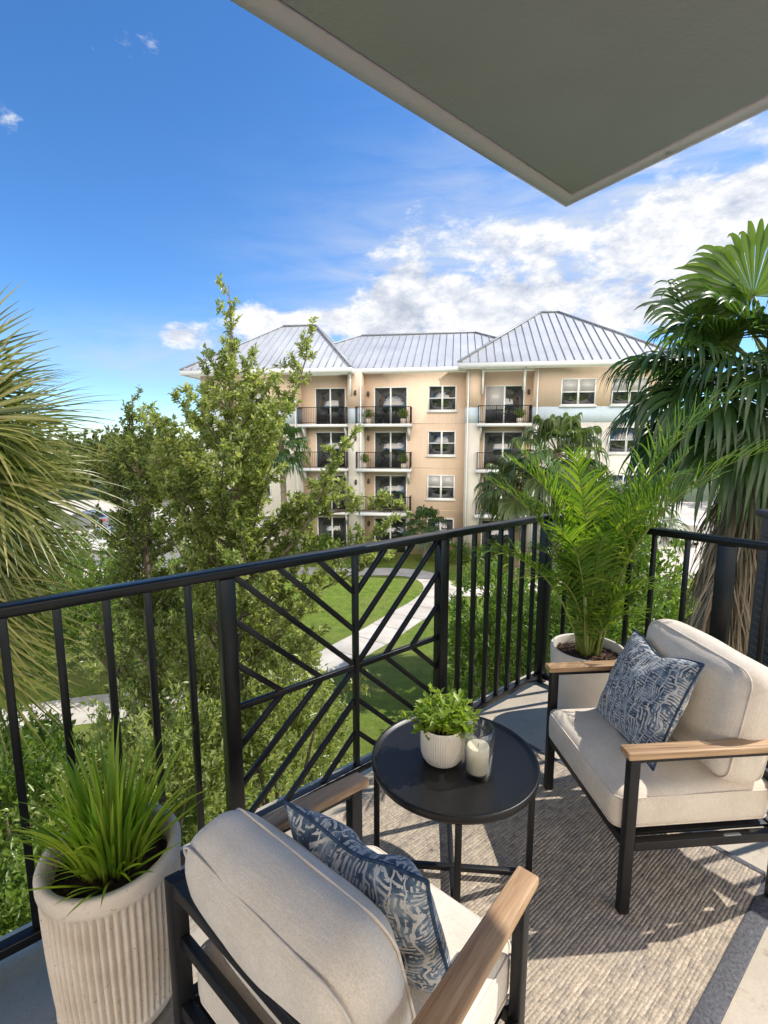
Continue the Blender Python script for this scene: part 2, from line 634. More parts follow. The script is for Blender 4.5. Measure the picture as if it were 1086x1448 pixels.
# ceiling slab with a drip groove along its edges
cc = np.array([1.05, 3.102, 0])
dl = unit(np.array([-.743, -.669, 0]))
dr = unit(np.array([.512, -.859, 0]))


def para(off0, a=6.0, b=6.0):
    """corner pulled in by off0 from both edges"""
    ca = abs(dl[0] * dr[1] - dl[1] * dr[0])
    c = cc + (dl + dr) * off0 / ca
    return [c, c + dl * a, c + dl * a + dr * b, c + dr * b]


mb = MB()
mb.prism([(p[0], p[1]) for p in para(0)], 2.914, 3.16)
mb.prism([(p[0], p[1]) for p in para(.105)], 2.9, 2.918)
ceil = mb.build('ceiling', M['ceiling'])
tag(ceil, 'grey stucco underside of the balcony slab above', None, None, 'structure')
mb = MB()
o0, o1 = para(0), para(.09)
mb.prism([(p[0], p[1]) for p in (o0[0], o1[0], o1[1] , o0[1])][::-1], 2.9, 2.9165)
mb.prism([(p[0], p[1]) for p in (o0[0], o0[3], o1[3], o1[0])][::-1], 2.9, 2.9165)
ceil_edge = mb.build('ceiling_edge', M['ceiling_edge'], ceil)

# ----------------------------------------------------------------- railing
rail = empty('balcony_railing', tuple(KX), 0, 'black metal balcony railing with a star pattern of bars at the floor edge', 'railing')


def rpart(name, mb, **kw):
    for i in range(len(mb.V)):
        mb.V[i] = mb.V[i] - KX
    return mb.build(name, M['rail'], rail, **kw)


LA, LB = -6.2, 3.2
mb = MB()
mb.bar(RA(LA, 1.092), RA(.029, 1.092), .058, .036)
rpart('top_rail', mb, bevel=.006)
mb = MB()
mb.bar(RB(.030, 1.092), RB(LB, 1.092), .058, .036)
rpart('top_rail', mb, bevel=.006)
mb = MB()
mb.bar(RA(LA, .048), RA(.02, .048), .040, .034)
rpart('bottom_rail', mb, bevel=.004)
mb = MB()
mb.bar(RB(.021, .048), RB(LB, .048), .040, .034)
rpart('bottom_rail', mb, bevel=.004)


def post(p, w, d, ax, name='post'):
    mb = MB()
    mb.box(p + ZU * .538, (w, d, 1.070), np.stack([ax, np.cross(ZU, ax), ZU], 1))
    rpart(name, mb, bevel=.004)


for s_ in (-2.08, -.945, -3.35, -4.6, -5.8):
    post(RA(s_), .058, .052, U)
post(RA(-.002), .062, .062, U)
for s_ in (-2.216, -2.345, -2.468, -2.60, -2.73, -2.86, -2.99, -3.12, -3.25, -3.48, -3.6, -3.73, -3.86, -3.99, -4.12,
           -.811, -.695, -.579, -.466, -.361, -.25, -.134):
    mb = MB()
    mb.box(RA(s_, .570), (.022, .022, 1.008), np.stack([U, N_, ZU], 1))
    rpart('baluster', mb, bevel=.002)
for s_ in (.14, .268, .396, .52, .64, .80, 1.14, 1.27, 1.40, 1.53, 1.66, 1.79, 1.92, 2.05, 2.18):
    mb = MB()
    mb.box(RB(s_, .570), (.022, .022, 1.008), np.stack([Vv, U, ZU], 1))
    rpart('baluster', mb, bevel=.002)
post(RB(.972), .075, .045, Vv)
post(RB(2.35), .075, .045, Vv)
# star panel
s0, s1, sc, zc = -2.051, -.974, -1.495, .555
mb = MB()
mb.box(RA(sc, .570), (.024, .024, 1.008), np.stack([U, N_, ZU], 1))
rpart('panel_stem', mb, bevel=.002)
mb = MB()
mb.bar(RA(s0, zc), RA(sc - .012, zc), .020, .024)
mb.bar(RA(sc + .012, zc), RA(s1, zc), .020, .024)
rpart('panel_midrail', mb, bevel=.002)
zt, zb = 1.074, .065


def diag(p, q):
    mb = MB()
    mb.bar(RA(p[0], p[1]), RA(q[0], q[1]), .0225, .0165, N_)
    rpart('panel_bar', mb, bevel=.0015)


for sx, hw in ((-1, sc - s0), (1, s1 - sc)):
    for sz, hh in ((1, zt - zc), (-1, zc - zb)):
        for k in (0, 1, 2):                       # start on the midrail
            a = hw * k / 3
            if k == 0:
                p, q = (.004, .004), (hw, hh)
            else:
                p, q = (a, .006), (hw, hh * (1 - k / 3))
            diag((sc + sx * p[0], zc + sz * p[1]), (sc + sx * q[0], zc + sz * q[1]))
        for k in (1, 2):                          # start on the stem
            p, q = (.008, hh * k / 3), (hw * (1 - k / 3), hh)
            diag((sc + sx * p[0], zc + sz * p[1]), (sc + sx * q[0], zc + sz * q[1]))


# --------------------------------------------------------------------- rug
def rugpt(u, n):
    return U * u + N_ * n


ru0, ru1, rn0, rn1 = .62, 2.10, .30, 1.585
rug = empty('rug', tuple(rugpt((ru0 + ru1) / 2, (rn0 + rn1) / 2)), ROT, 'woven grey and beige outdoor rug with a dark bound edge on the concrete', 'rug')
hx, hy = (ru1 - ru0) / 2, (rn1 - rn0) / 2
mb = MB()
nx, ny = 150, 60
gx, gy = np.meshgrid(np.linspace(-hx + .0, hx - .025, nx), np.linspace(-hy + .058, hy - .0, ny), indexing='ij')
gz = .009 + .0016 * np.sin(gx * 9 + 2 * np.sin(gy * 5)) * np.sin(gy * 11)
i, j = np.meshgrid(np.arange(nx - 1), np.arange(ny - 1), indexing='ij')
o = i * ny + j
mb.add(np.stack([gx, gy, gz], -1).reshape(-1, 3), np.stack([o, o + ny, o + ny + 1, o + 1], -1).reshape(-1, 4))
mb.build('weave', M['rug'], rug, smooth=True)
mb = MB()
mb.box((0, -hy + .029, .0065), (2 * hx, .058, .011))
mb.box((hx - .0125, .03, .0062), (.025, 2 * hy - .06, .0112))
mb.build('bound_edge', M['rug_border'], rug, bevel=.004)


# ------------------------------------------------------------ soft cushions
def soft_box(sx, sy, sz, r, puff=(0, 0, .02), n=26, seed=0, wr=.004):
    """rounded box; puff bulges each face outwards; returns MB centred on 0"""
    rs = np.random.default_rng(seed)
    ph = rs.uniform(0, 6.28, 12)
    h = np.array([sx, sy, sz]) / 2
    mb = MB()
    t = np.linspace(-1, 1, n)
    t = np.sign(t) * (1 - (1 - np.abs(t)) ** 1.35)
    for ax in range(3):
        a1, a2 = [(1, 2), (2, 0), (0, 1)][ax]
        for sg in (-1, 1):
            A, B = np.meshgrid(t, t, indexing='ij')
            P = np.zeros((n, n, 3))
            P[..., ax] = sg * h[ax]
            P[..., a1] = A * h[a1]
            P[..., a2] = B * h[a2]
            inner = np.clip(P, -(h - r), h - r)
            d = P - inner
            P = inner + unit(d) * r
            q = P / h
            bul = np.stack([puff[0] * (1 - q[..., 1] ** 2) * (1 - q[..., 2] ** 2) * q[..., 0],
                            puff[1] * (1 - q[..., 0] ** 2) * (1 - q[..., 2] ** 2) * q[..., 1],
                            puff[2] * (1 - q[..., 0] ** 2) * (1 - q[..., 1] ** 2) * q[..., 2]], -1)
            P = P + bul
            w = (np.sin(P[..., 0] * 17 + ph[0]) * np.sin(P[..., 1] * 15 + ph[1]) * np.sin(P[..., 2] * 21 + ph[2])
                 + .6 * np.sin(P[..., 0] * 33 + ph[3] + 2 * P[..., 1] * 9) * np.sin(P[..., 2] * 29 + P[..., 1] * 31 + ph[4]))
            P = P + unit(P) * (w * wr)[..., None]
            i, j = np.meshgrid(np.arange(n - 1), np.arange(n - 1), indexing='ij')
            o = i * n + j
            f = np.stack([o, o + n, o + n + 1, o + 1], -1).reshape(-1, 4)
            mb.add(P.reshape(-1, 3), f if sg > 0 else f[:, ::-1])
    return mb


def weld(o):
    bm = bmesh.new()
    bm.from_mesh(o.data)
    bmesh.ops.remove_doubles(bm, verts=bm.verts, dist=.0006)
    bmesh.ops.recalc_face_normals(bm, faces=bm.faces)
    bm.to_mesh(o.data)
    bm.free()


for o_ in (ceil, ceil_edge):
    weld(o_)


def seam_loop(sx, sy, r, z, thick=.0028, n=14, ax=2):
    """closed rounded-rectangle tube in the plane of axis ax"""
    pts = []
    for cx, cy, a0 in ((sx / 2 - r, sy / 2 - r, 0), (-sx / 2 + r, sy / 2 - r, 90), (-sx / 2 + r, -sy / 2 + r, 180), (sx / 2 - r, -sy / 2 + r, 270)):
        for k in range(n):
            a = R_(a0 + 90 * k / (n - 1))
            pts.append((cx + r * math.cos(a), cy + r * math.sin(a), z))
    pts.append(pts[0])
    P = np.array(pts)
    if ax == 1: P = P[:, [0, 2, 1]]
    return P, thick


def throw_pillow(name, loc, rotm, size, thick, label, seed, wide=1.0):
    root = empty(name, loc, 0, label, 'throw pillow', 'patterned throw pillows on the chairs')
    root.rotation_mode = 'QUATERNION'
    root.rotation_quaternion = Matrix(rotm.tolist()).to_quaternion()
    n = 46
    rs = np.random.default_rng(seed)
    ph = rs.uniform(0, 6.28, 6)
    t = np.linspace(-1, 1, n)
    A, B = np.meshgrid(t, t, indexing='ij')
    mb = MB()
    h = size / 2

    def pos(A, B, sg):
        pinch = 1 - .075 * (1 - np.abs(B) ** 2.2) * np.abs(A) ** 3
        pinch2 = 1 - .075 * (1 - np.abs(A) ** 2.2) * np.abs(B) ** 3
        x, z = A * h * wide * pinch, B * h * pinch2
        prof = np.clip((1 - np.abs(A) ** 2.6) * (1 - np.abs(B) ** 2.6), 0, 1) ** .55
        wr = .006 * np.sin(A * 7 + ph[0] + 2 * B) * np.sin(B * 6 + ph[1]) + .004 * np.sin(A * 15 + ph[2]) * np.sin(B * 13 + A * 6 + ph[3])
        # the soft dent at the top edge
        dent = -.035 * np.exp(-((A - .05) / .28) ** 2 - ((B - .78) / .35) ** 2)
        z = z - .035 * np.exp(-(A / .42) ** 2) * np.clip(B, 0, 1) ** 2
        y = sg * (thick / 2 * prof + (wr + dent * (sg > 0)) * prof)
        return np.stack([x, y, z], -1)
    i, j = np.meshgrid(np.arange(n - 1), np.arange(n - 1), indexing='ij')
    o = i * n + j
    f = np.stack([o, o + n, o + n + 1, o + 1], -1).reshape(-1, 4)
    mb.add(pos(A, B, 1).reshape(-1, 3), f[:, ::-1])
    mb.add(pos(A, B, -1).reshape(-1, 3), f)
    ob = mb.build('cover', M['pillow'], root, smooth=True)
    weld(ob)
    # piping round the edge
    e = np.concatenate([np.stack([t, -np.ones(n)], 1), np.stack([np.ones(n), t], 1), np.stack([-t, np.ones(n)], 1), np.stack([-np.ones(n), -t], 1)])
    P = pos(e[:, 0], e[:, 1], 1)
    P[:, 1] = 0
    mb = MB()
    mb.tube(P, .0042, 6, False)
    mb.build('piping', M['pillow_edge'], root, smooth=True)
    return root


# ----------------------------------------------------------------- chairs
def make_chair(loc, rz, label, seed, W=.60, D=.54, taper=0.0, bh=.43, shear=0.0, lean=9, bw=None, bx0=0.0):
    root = empty('armchair', loc, rz, label, 'armchair', 'outdoor armchairs on the rug')
    f = M['frame']
    T = .030
    x = W / 2
    for sx in (-1, 1):
        for y in (D / 2, -D / 2):
            mb = MB()
            mb.box((sx * x, y, .3), (T, T * 1.15, .6))
            lg = mb.build('leg', f, root, bevel=.003)
        mb = MB()
        mb.box((sx * x, 0, .590), (T * .9, D - T * 1.16, .018))
        mb.build('arm_rail', f, root, bevel=.002)
        mb = MB()
        mb.box((sx * x, .045, .6125), (.056, D - .025, .0245))
        mb.build('armrest', M['wood'], root, bevel=.005, seg=3)
        mb = MB()
        mb.box((sx * x, 0, .268), (T * .92, D - T * 1.16, .034))
        mb.build('seat_frame', f, root, bevel=.003)
    for y in (D / 2, -D / 2):
        mb = MB()
        mb.box((0, y, .268), (W - T - .001, T * .92, .034))
        mb.build('seat_frame', f, root, bevel=.003)
    mb = MB()
    mb.box((0, 0, .276), (W - T * 1.95, D - T * 1.1, .010))
    mb.build('seat_deck', f, root, bevel=.002)
    mb = MB()
    mb.box((0, -D / 2, .585), (W - T - .001, T * .95, .033))
    mb.build('back_rail', f, root, bevel=.003)
    mb = MB()
    mb.box((0, -D / 2 + .004, .445), (W - T - .001, T * .7, .030))
    mb.build('back_slat', f, root, bevel=.003)
    # seat cushion
    sx, sy, sz = W - .045, D + .025, .148
    mb = soft_box(sx, sy, sz, .042, (.006, .008, .016), 30, seed, .0026)
    c = mb.build('seat_cushion', M['fabric'], root, smooth=True, loc=(0, .022, .292 + sz / 2))
    weld(c)
    mb = MB()
    for z in (sz / 2 - .020, -sz / 2 + .020):
        P, th = seam_loop(sx - .006, sy - .006, .038, z, .0032)
        mb.tube(P, th, 6, False)
    mb.build('seam', M['piping'], c, smooth=True)
    # back cushion, leaning on the back rail
    bx, by, bz = bw or W - .03, .165, bh
    mb = soft_box(bx, by, bz, .070, (.006, .028, .010), 34, seed + 5, .0028)
    c = mb.build('back_cushion', M['fabric'], root, smooth=True, loc=(bx0, -D / 2 + .100, .432 + bz / 2 - .008))
    c.rotation_euler = (R_(lean), 0, 0)
    weld(c)
    mb = MB()
    for y in (by / 2 - .022, -by / 2 + .022):
        P, th = seam_loop(bx - .022, bz - .022, .058, y, .0032, 14, 1)
        mb.tube(P, th, 6, False)
    mb.build('seam', M['piping'], c, smooth=True)
    if taper:                      # plan a little narrower at the front
        for o in list(root.children_recursive):
            mw = Matrix.Identity(4)
            q = o
            while q is not root:
                mw = q.matrix_basis @ mw
                q = q.parent
            inv = mw.inverted()
            for vv in o.data.vertices:
                p = mw @ vv.co
                p.x = p.x * (1 - taper * p.y / D) + shear * p.y / D
                vv.co = inv @ p
    return root


CH1 = dict(loc=(-.062, .955, 0.0), rz=R_(-40))
CH2 = dict(loc=(1.040, 1.785, 0.0), rz=R_(95))
make_chair(CH1['loc'], CH1['rz'], 'cream cushioned armchair seen from behind, between the ribbed planter and the black table', 3, .56, .47, .20, .315, .05, 15, .485, -.032)
make_chair(CH2['loc'], CH2['rz'], 'cream cushioned armchair facing the black table, in front of the tall leafy plant', 11).scale = (1, 1, .955)


def chair_mat(ch):
    c, s = math.cos(ch['rz']), math.sin(ch['rz'])
    return np.array([[c, -s, 0], [s, c, 0], [0, 0, 1.0]])


def rx(a):
    c, s = math.cos(a), math.sin(a)
    return np.array([[1, 0, 0], [0, c, -s], [0, s, c]])


def ry(a):
    c, s = math.cos(a), math.sin(a)
    return np.array([[c, 0, s], [0, 1, 0], [-s, 0, c]])


def rzm(a):
    c, s = math.cos(a), math.sin(a)
    return np.array([[c, -s, 0], [s, c, 0], [0, 0, 1]])


def on_chair(ch, p):
    return tuple(np.array(ch['loc']) + chair_mat(ch) @ np.array(p))


throw_pillow('throw_pillow', on_chair(CH2, (.03, .035, .605)), chair_mat(CH2) @ rzm(R_(-8)) @ rx(R_(25)) @ ry(R_(8)), .40, .135,
             'blue and cream patterned pillow leaning on the chair by the tall leafy plant', 21, 1.16)
throw_pillow('throw_pillow', on_chair(CH1, (.022, .018, .582)), chair_mat(CH1) @ rzm(R_(4)) @ rx(R_(17)) @ ry(R_(-3)), .385, .135,
             'blue and cream patterned pillow in the chair seen from behind', 33)

# ------------------------------------------------------------------ table
TC = np.array([.245, 1.602, 0.0])
TZ = .470
tb = empty('side_table', tuple(TC), R_(-5), 'round black metal side table with a raised rim on the rug', 'table')
mb = MB()
Rr = .288
mb.lathe([(0.001, TZ - .022), (Rr - .012, TZ - .022), (Rr - .003, TZ - .019), (Rr, TZ - .012), (Rr, TZ + .004), (Rr - .002, TZ + .0075), (Rr - .006, TZ + .008),
          (Rr - .010, TZ + .006), (Rr - .018, TZ - .001), (Rr - .026, TZ - .003), (.001, TZ - .003)], 128, cap0=False)
o = mb.build('tabletop', M['table'], tb, smooth=True)
for k in range(4):
    a = R_(90 * k)
    mb = MB()
    c = np.array([math.cos(a), math.sin(a), 0]) * (Rr - .016)
    mb.box(c + ZU * (TZ - .022) / 2, (.020, .020, TZ - .024), rzm(a))
    mb.build('leg', M['frame'], tb, bevel=.002)
mb = MB()
mb.box((0, 0, .040), (2 * (Rr - .027), .020, .018))
mb.build('crossbar', M['frame'], tb, bevel=.002)
mb = MB()
mb.box((0, (Rr - .016) / 2, .040), (.020, Rr - .016 - .022, .0178))
mb.box((0, -(Rr - .016) / 2, .040), (.020, Rr - .016 - .022, .0178))
mb.build('crossbar', M['frame'], tb, bevel=.002)

TT = TZ - .003


def ribs(n, amp, z0, z1):
    def f(r, z, a):
        w = np.abs(np.sin(a * n / 2)) ** .62
        edge = np.clip((z - z0) / .012, 0, 1) * np.clip((z1 - z) / .012, 0, 1)
        return r - amp * (1 - w) * edge * (r > .03)
    return f


# small herb pot on the table
hp = empty('potted_herb', (.203, 1.602, TT), 0, 'small light green herb in a ribbed cream pot on the black table', 'potted plant')
mb = MB()
pr = [(.052, 0), (.062, .006), (.070, .018), (.0745, .035), (.076, .06), (.076, .128), (.0755, .132), (.0735, .133), (.0715, .131), (.070, .115), (.068, .108)]
zz = np.linspace(.036, .126, 14)
pr2 = pr[:3] + [(.0745 + .0015 * min(1, (z - .035) / .02), z) for z in zz] + pr[5:]
mb.lathe(pr2, 56 * 6, rfun=ribs(56, .0028, .02, .127))
mb.build('pot', M['ceramic'], hp, smooth=True)
mb = MB()
mb.lathe([(.0695, .110), (.04, .116), (.001, .118)], 40, cap0=False)
mb.build('soil', M['soil'], hp, smooth=True)


def herb_foliage(parent):
    rs = np.random.default_rng(5)
    st, lf = MB(), MB()
    P, D, NN, L, W = [], [], [], [], []
    for k in range(70):
        a = rs.uniform(0, 2 * PI)
        r0 = .05 * math.sqrt(rs.uniform())
        out = np.array([math.cos(a), math.sin(a), 0])
        b = out * r0 + ZU * .11
        tilt = rs.uniform(.1, 1.15) * (r0 / .05 * .6 + .4)
        d = unit(out * math.sin(tilt) + ZU * math.cos(tilt))
        ln = rs.uniform(.07, .135) * (1.0 if tilt < .6 else .85)
        pts = [b + d * ln * t - ZU * .015 * t * t for t in np.linspace(0, 1, 5)]
        st.tube(pts, [.0016, .0014, .0012, .001, .0008], 5)
        for t in np.linspace(.3, 1, 7):
            for q in range(2):
                p = b + d * ln * t - ZU * .015 * t * t
                side = unit(rs.normal(size=3) * np.array([1, 1, .5]))
                dd = unit(d * .55 + side + ZU * .15)
                P.append(p), D.append(dd), NN.append(unit(ZU + rs.normal(size=3) * .35))
                l = rs.uniform(.020, .037)
                L.append(l), W.append(l * rs.uniform(.48, .66))
    st.build('stem', M['stem'], parent)
    lf.leaves(np.array(P), np.array(D), np.array(NN), L, W, .15, .12)
    lf.build('foliage', M['herb'], parent)


herb_foliage(hp)

# candle in a glass
cd = empty('candle', (.312, 1.528, TT), 0, 'cream pillar candle inside a clear glass cylinder on the black table', 'candle')
mb = MB()
ro, ri, hg = .0525, .0495, .165
mb.lathe([(ro - .004, 0), (ro, .004), (ro, hg - .001), (ro - .0015, hg), (ri, hg - .001), (ri, .014), (ri - .004, .011), (.001, .011)], 72)
mb.build('glass_jar', M['glass'], cd, smooth=True)
mb = MB()
mb.lathe([(.036, .0115), (.037, .013), (.037, .096), (.0355, .100), (.030, .0995), (.012, .095), (.001, .094)], 48, cap0=True)
mb.build('wax', M['wax'], cd, smooth=True)
mb = MB()
mb.tube([(0, 0, .093), (.001, 0, .102), (.003, .001, .108)], .0012, 6)
mb.build('wick', M['wick'], cd)

# ------------------------------------------------- ribbed planter with grass
PL1 = (-.745, 1.215, 0.0)
p1 = empty('potted_grass', PL1, 0, 'strappy green grass plant in a tall ribbed stone planter by the railing', 'potted plant')
mb = MB()
HP, RP = .472, .175
pr = [(.128, 0.0), (.138, .004), (.146, .016), (.155, .045), (.158, .052)]
for z in np.linspace(.056, HP - .052, 26):
    k = (z - .05) / (HP - .1)
    pr.append((.155 + .016 * (1 - (1 - k) ** 2), z))
pr += [(RP - .001, HP - .046), (RP + .001, HP - .036), (RP + .001, HP - .012), (RP - .003, HP - .002), (RP - .010, HP), (RP - .022, HP - .002), (RP - .027, HP - .010),
       (RP - .030, HP - .040), (RP - .032, HP - .075)]
mb.lathe(pr, 58 * 8, rfun=ribs(58, .0125, .052, HP - .048))
mb.build('pot', M['stone'], p1, smooth=True)


def soil_disc(parent, r, z, seed):
    rs = np.random.default_rng(seed)
    mb = MB()
    n = 40
    rr = np.linspace(0.002, r, 14)
    aa = np.linspace(0, 2 * PI, n, endpoint=False)
    A, B = np.meshgrid(rr, aa, indexing='ij')
    Z = z + .018 * (1 - (A / r) ** 2) + rs.normal(size=A.shape) * .0045
    V = np.stack([A * np.cos(B), A * np.sin(B), Z], -1).reshape(-1, 3)
    i, j = np.meshgrid(np.arange(13), np.arange(n), indexing='ij')
    a0, b0 = i * n + j, i * n + (j + 1) % n
    mb.add(V, np.stack([a0, a0 + n, b0 + n, b0], -1).reshape(-1, 4))
    # bark chips
    k = int(500 * (r / .15) ** 2)
    a = rs.uniform(0, 2 * PI, k)
    q = r * .97 * np.sqrt(rs.uniform(0, 1, k))
    P = np.stack([q * np.cos(a), q * np.sin(a), z + .018 * (1 - (q / r) ** 2) + rs.uniform(0, .008, k)], -1)
    D = unit(rs.normal(size=(k, 3)) * np.array([1, 1, .35]))
    L = rs.uniform(.008, .026, k)
    mb.leaves(P, D, unit(rs.normal(size=(k, 3)) * .5 + ZU), L, L * rs.uniform(.3, .6, k), .15, .05)
    mb.build('soil', M['soil'], parent)


soil_disc(p1, RP - .030, HP - .062, 4)


def grass_blades(parent, n, z, seed):
    rs = np.random.default_rng(seed)
    k = 12
    t = np.linspace(0, 1, k)
    mb = MB()
    a = rs.uniform(0, 2 * PI, n)
    r0 = .075 * np.sqrt(rs.uniform(0, 1, n))
    out = np.stack([np.cos(a), np.sin(a), np.zeros(n)], -1)
    lean = rs.uniform(0.02, .50, n) ** 1.0 * (.55 + .45 * r0 / .075)
    L = rs.uniform(.17, .37, n)
    L[:6] = [.42, .41, .40, .39, .38, .40]
    lean[:6] = rs.uniform(.02, .22, 6)
    bend = rs.uniform(.2, 1.35, n) * (.35 + lean)
    side_k = rs.random(n) < .16
    lean = np.where(side_k, rs.uniform(.7, .95, n), lean)
    bend = np.where(side_k, bend * .55, bend)
    L = np.where(side_k, rs.uniform(.18, .28, n), L)
    th = lean[:, None] + bend[:, None] * t[None] ** 1.6
    ds = (L / (k - 1))[:, None]
    hr = np.cumsum(np.sin(th) * ds, 1) - np.sin(th[:, :1]) * ds
    hz = np.cumsum(np.cos(th) * ds, 1) - np.cos(th[:, :1]) * ds
    P = out[:, None] * (r0[:, None] + hr)[..., None] + ZU * (z + hz)[..., None]
    tw = rs.normal(size=n) * .5
    sd = np.stack([-np.sin(a + tw), np.cos(a + tw), np.zeros(n)], -1)
    S = np.repeat(sd[:, None], k, 1)
    W = rs.uniform(.0085, .0145, n)[:, None] * (np.clip(t * 5, .55, 1) * (1 - t ** 3.2) + .03)[None]
    T = unit(np.gradient(P, axis=1))
    mb.ribbons(P, W, S, np.cross(S, T) * -1, .45)
    return mb.build('foliage', M['blade'], parent, smooth=True)


grass_blades(p1, 215, HP - .06, 9)

# --------------------------------------------- areca palm in a plain planter
PL2 = (1.13, 2.63, 0.0)
p2 = empty('potted_palm', PL2, 0, 'tall feathery palm in a plain cream planter at the railing corner', 'potted plant')
mb = MB()
H2, R2 = .435, .196
pr = [(.125, 0), (.137, .004), (.145, .015)]
for z in np.linspace(.03, H2 - .02, 18):
    k = z / H2
    pr.append((.146 + (R2 - .146) * (1 - (1 - k) ** 1.7), z))
pr += [(R2, H2 - .012), (R2, H2 - .004), (R2 - .003, H2), (R2 - .012, H2), (R2 - .016, H2 - .006), (R2 - .018, H2 - .06)]
mb.lathe(pr, 96)
mb.build('pot', M['ceramic'], p2, smooth=True)
soil_disc(p2, R2 - .0175, H2 - .055, 8)


def pinnate(parent, base, az, lean, L, bend, nleaf, leafL, seed, bare=.38, mat='areca'):
    """one feather frond from the soil: long stalk then leaflets"""
    rs = np.random.default_rng(seed)
    k = 26
    t = np.linspace(0, 1, k)
    th = lean + bend * np.clip((t - .2) / .8, 0, 1) ** 1.5
    ds = L / (k - 1)
    out = np.array([math.cos(az), math.sin(az), 0])
    sidev = np.array([-math.sin(az), math.cos(az), 0])
    wob = rs.normal() * .05
    r = np.concatenate([[0], np.cumsum(np.sin(th[:-1]) * ds)])
    z = np.concatenate([[0], np.cumsum(np.cos(th[:-1]) * ds)])
    C = np.array(base) + out * r[:, None] + ZU * z[:, None] + sidev * (wob * t ** 2)[:, None] * L
    mb = MB()
    mb.tube(C, .0058 * (1 - t) + .0014, 6, mat=1)
    T = unit(np.gradient(C, axis=0))
    tl = np.linspace(bare, .99, nleaf)
    P_, W_, S_, N2 = [], [], [], []
    kk = 7
    q = np.linspace(0, 1, kk)
    for i, tt in enumerate(tl):
        f = tt * (k - 1)
        i0 = min(int(f), k - 2)
        p = C[i0] + (C[i0 + 1] - C[i0]) * (f - i0)
        tg = T[i0]
        nn = unit(np.cross(tg, sidev) * -1)
        if nn[2] < 0: nn = -nn
        rel = (tt - bare) / (1 - bare)
        ll = leafL * (.50 + 1.0 * math.sin(PI * (.12 + .83 * rel)) ** 1.0) * .72
        ang = R_(58 - 34 * rel)
        for sg in (-1, 1):
            jit = rs.normal() * .09
            d = unit(tg * math.cos(ang + jit) + sidev * sg * math.sin(ang + jit) + nn * (.34 + rs.normal() * .10))
            dr_ = (.16 + .30 * rs.uniform()) * ll
            pts = p + d * (q * ll)[:, None] - ZU * (dr_ * q ** 2.2)[:, None]
            P_.append(pts)
            W_.append(rs.uniform(.0095, .0145) * (np.clip(q * 6, .4, 1) * (1 - q ** 2.6) + .03) * (.75 + .5 * (1 - rel)))
            tv = unit(np.gradient(pts, axis=0))
            s = unit(np.cross(tv, nn))
            S_.append(s)
            N2.append(np.cross(s, tv))
    mb.ribbons(np.array(P_), np.array(W_), np.array(S_), np.array(N2), .35, 0)
    return mb.build('frond', [M[mat], M['stem']], parent, smooth=True)


rs = np.random.default_rng(17)
for k in range(13):
    a = rs.uniform(0, 2 * PI)
    r = rs.uniform(.01, .06)
    x, y = r * math.cos(a), r * math.sin(a)
    h = rs.uniform(.28, .6)
    ln = rs.uniform(.02, .10)
    mb = MB()
    mb.tube([(x, y, H2 - .06), (x + ln * .3 * math.cos(a), y + ln * .3 * math.sin(a), H2 + h * .5), (x + ln * math.cos(a), y + ln * math.sin(a), H2 + h)],
            [.010, .0085, .006], 8)
    mb.build('stem', M['stem'], p2, smooth=True)
# direction, lean, length, bend
fr = []
for k in range(23):
    a = k * 2.39996 + rs.normal() * .25
    fr.append((a, rs.uniform(.02, .24), rs.uniform(.78, 1.32), rs.uniform(.35, 1.35)))
# the two long fronds sweeping to the right of the planter
fr.append((R_(-22), .12, 1.55, .85))
fr.append((R_(-36), .24, 1.45, 1.10))
fr.append((R_(-4), .10, 1.46, .60))
fr.append((R_(175), .25, 1.15, .9))
fr.append((R_(195), .42, .95, 1.3))
for k in range(16):                                   # low inner growth
    fr.append((k * 2.2 + .3, rs.uniform(.03, .36), rs.uniform(.36, .78), rs.uniform(.4, 1.5)))
for i, (a, ln, L, bd) in enumerate(fr):
    r = rs.uniform(.0, .06)
    pinnate(p2, (r * math.cos(a), r * math.sin(a), H2 - .05), a, ln, L, bd, 30 if L > .8 else 20, .20 if L < 1.36 else .30, 100 + i, (.42 if L > .8 else .26) if L < 1.3 else .36)

# ===================================================================== site
G = -6.1
mb = MB()
s = 900
mb.add([(-s, -s, G), (s, -s, G), (s, s, G), (-s, s, G)], [[0, 1, 2, 3]])
tag(mb.build('ground', M['far_ground']), 'green ground reaching the horizon', None, None, 'structure')


def sheet(name, poly, z, mat, label):
    mb = MB()
    mb.add([(x, y, z) for x, y in poly], [list(range(len(poly)))])
    return tag(mb.build(name, mat), label, None, None, 'structure')


sheet('lawn', [(-13, 2), (26, 2), (26, 34), (-13, 36)], G + .004, M['grass'], 'mown lawn between the two apartment blocks')


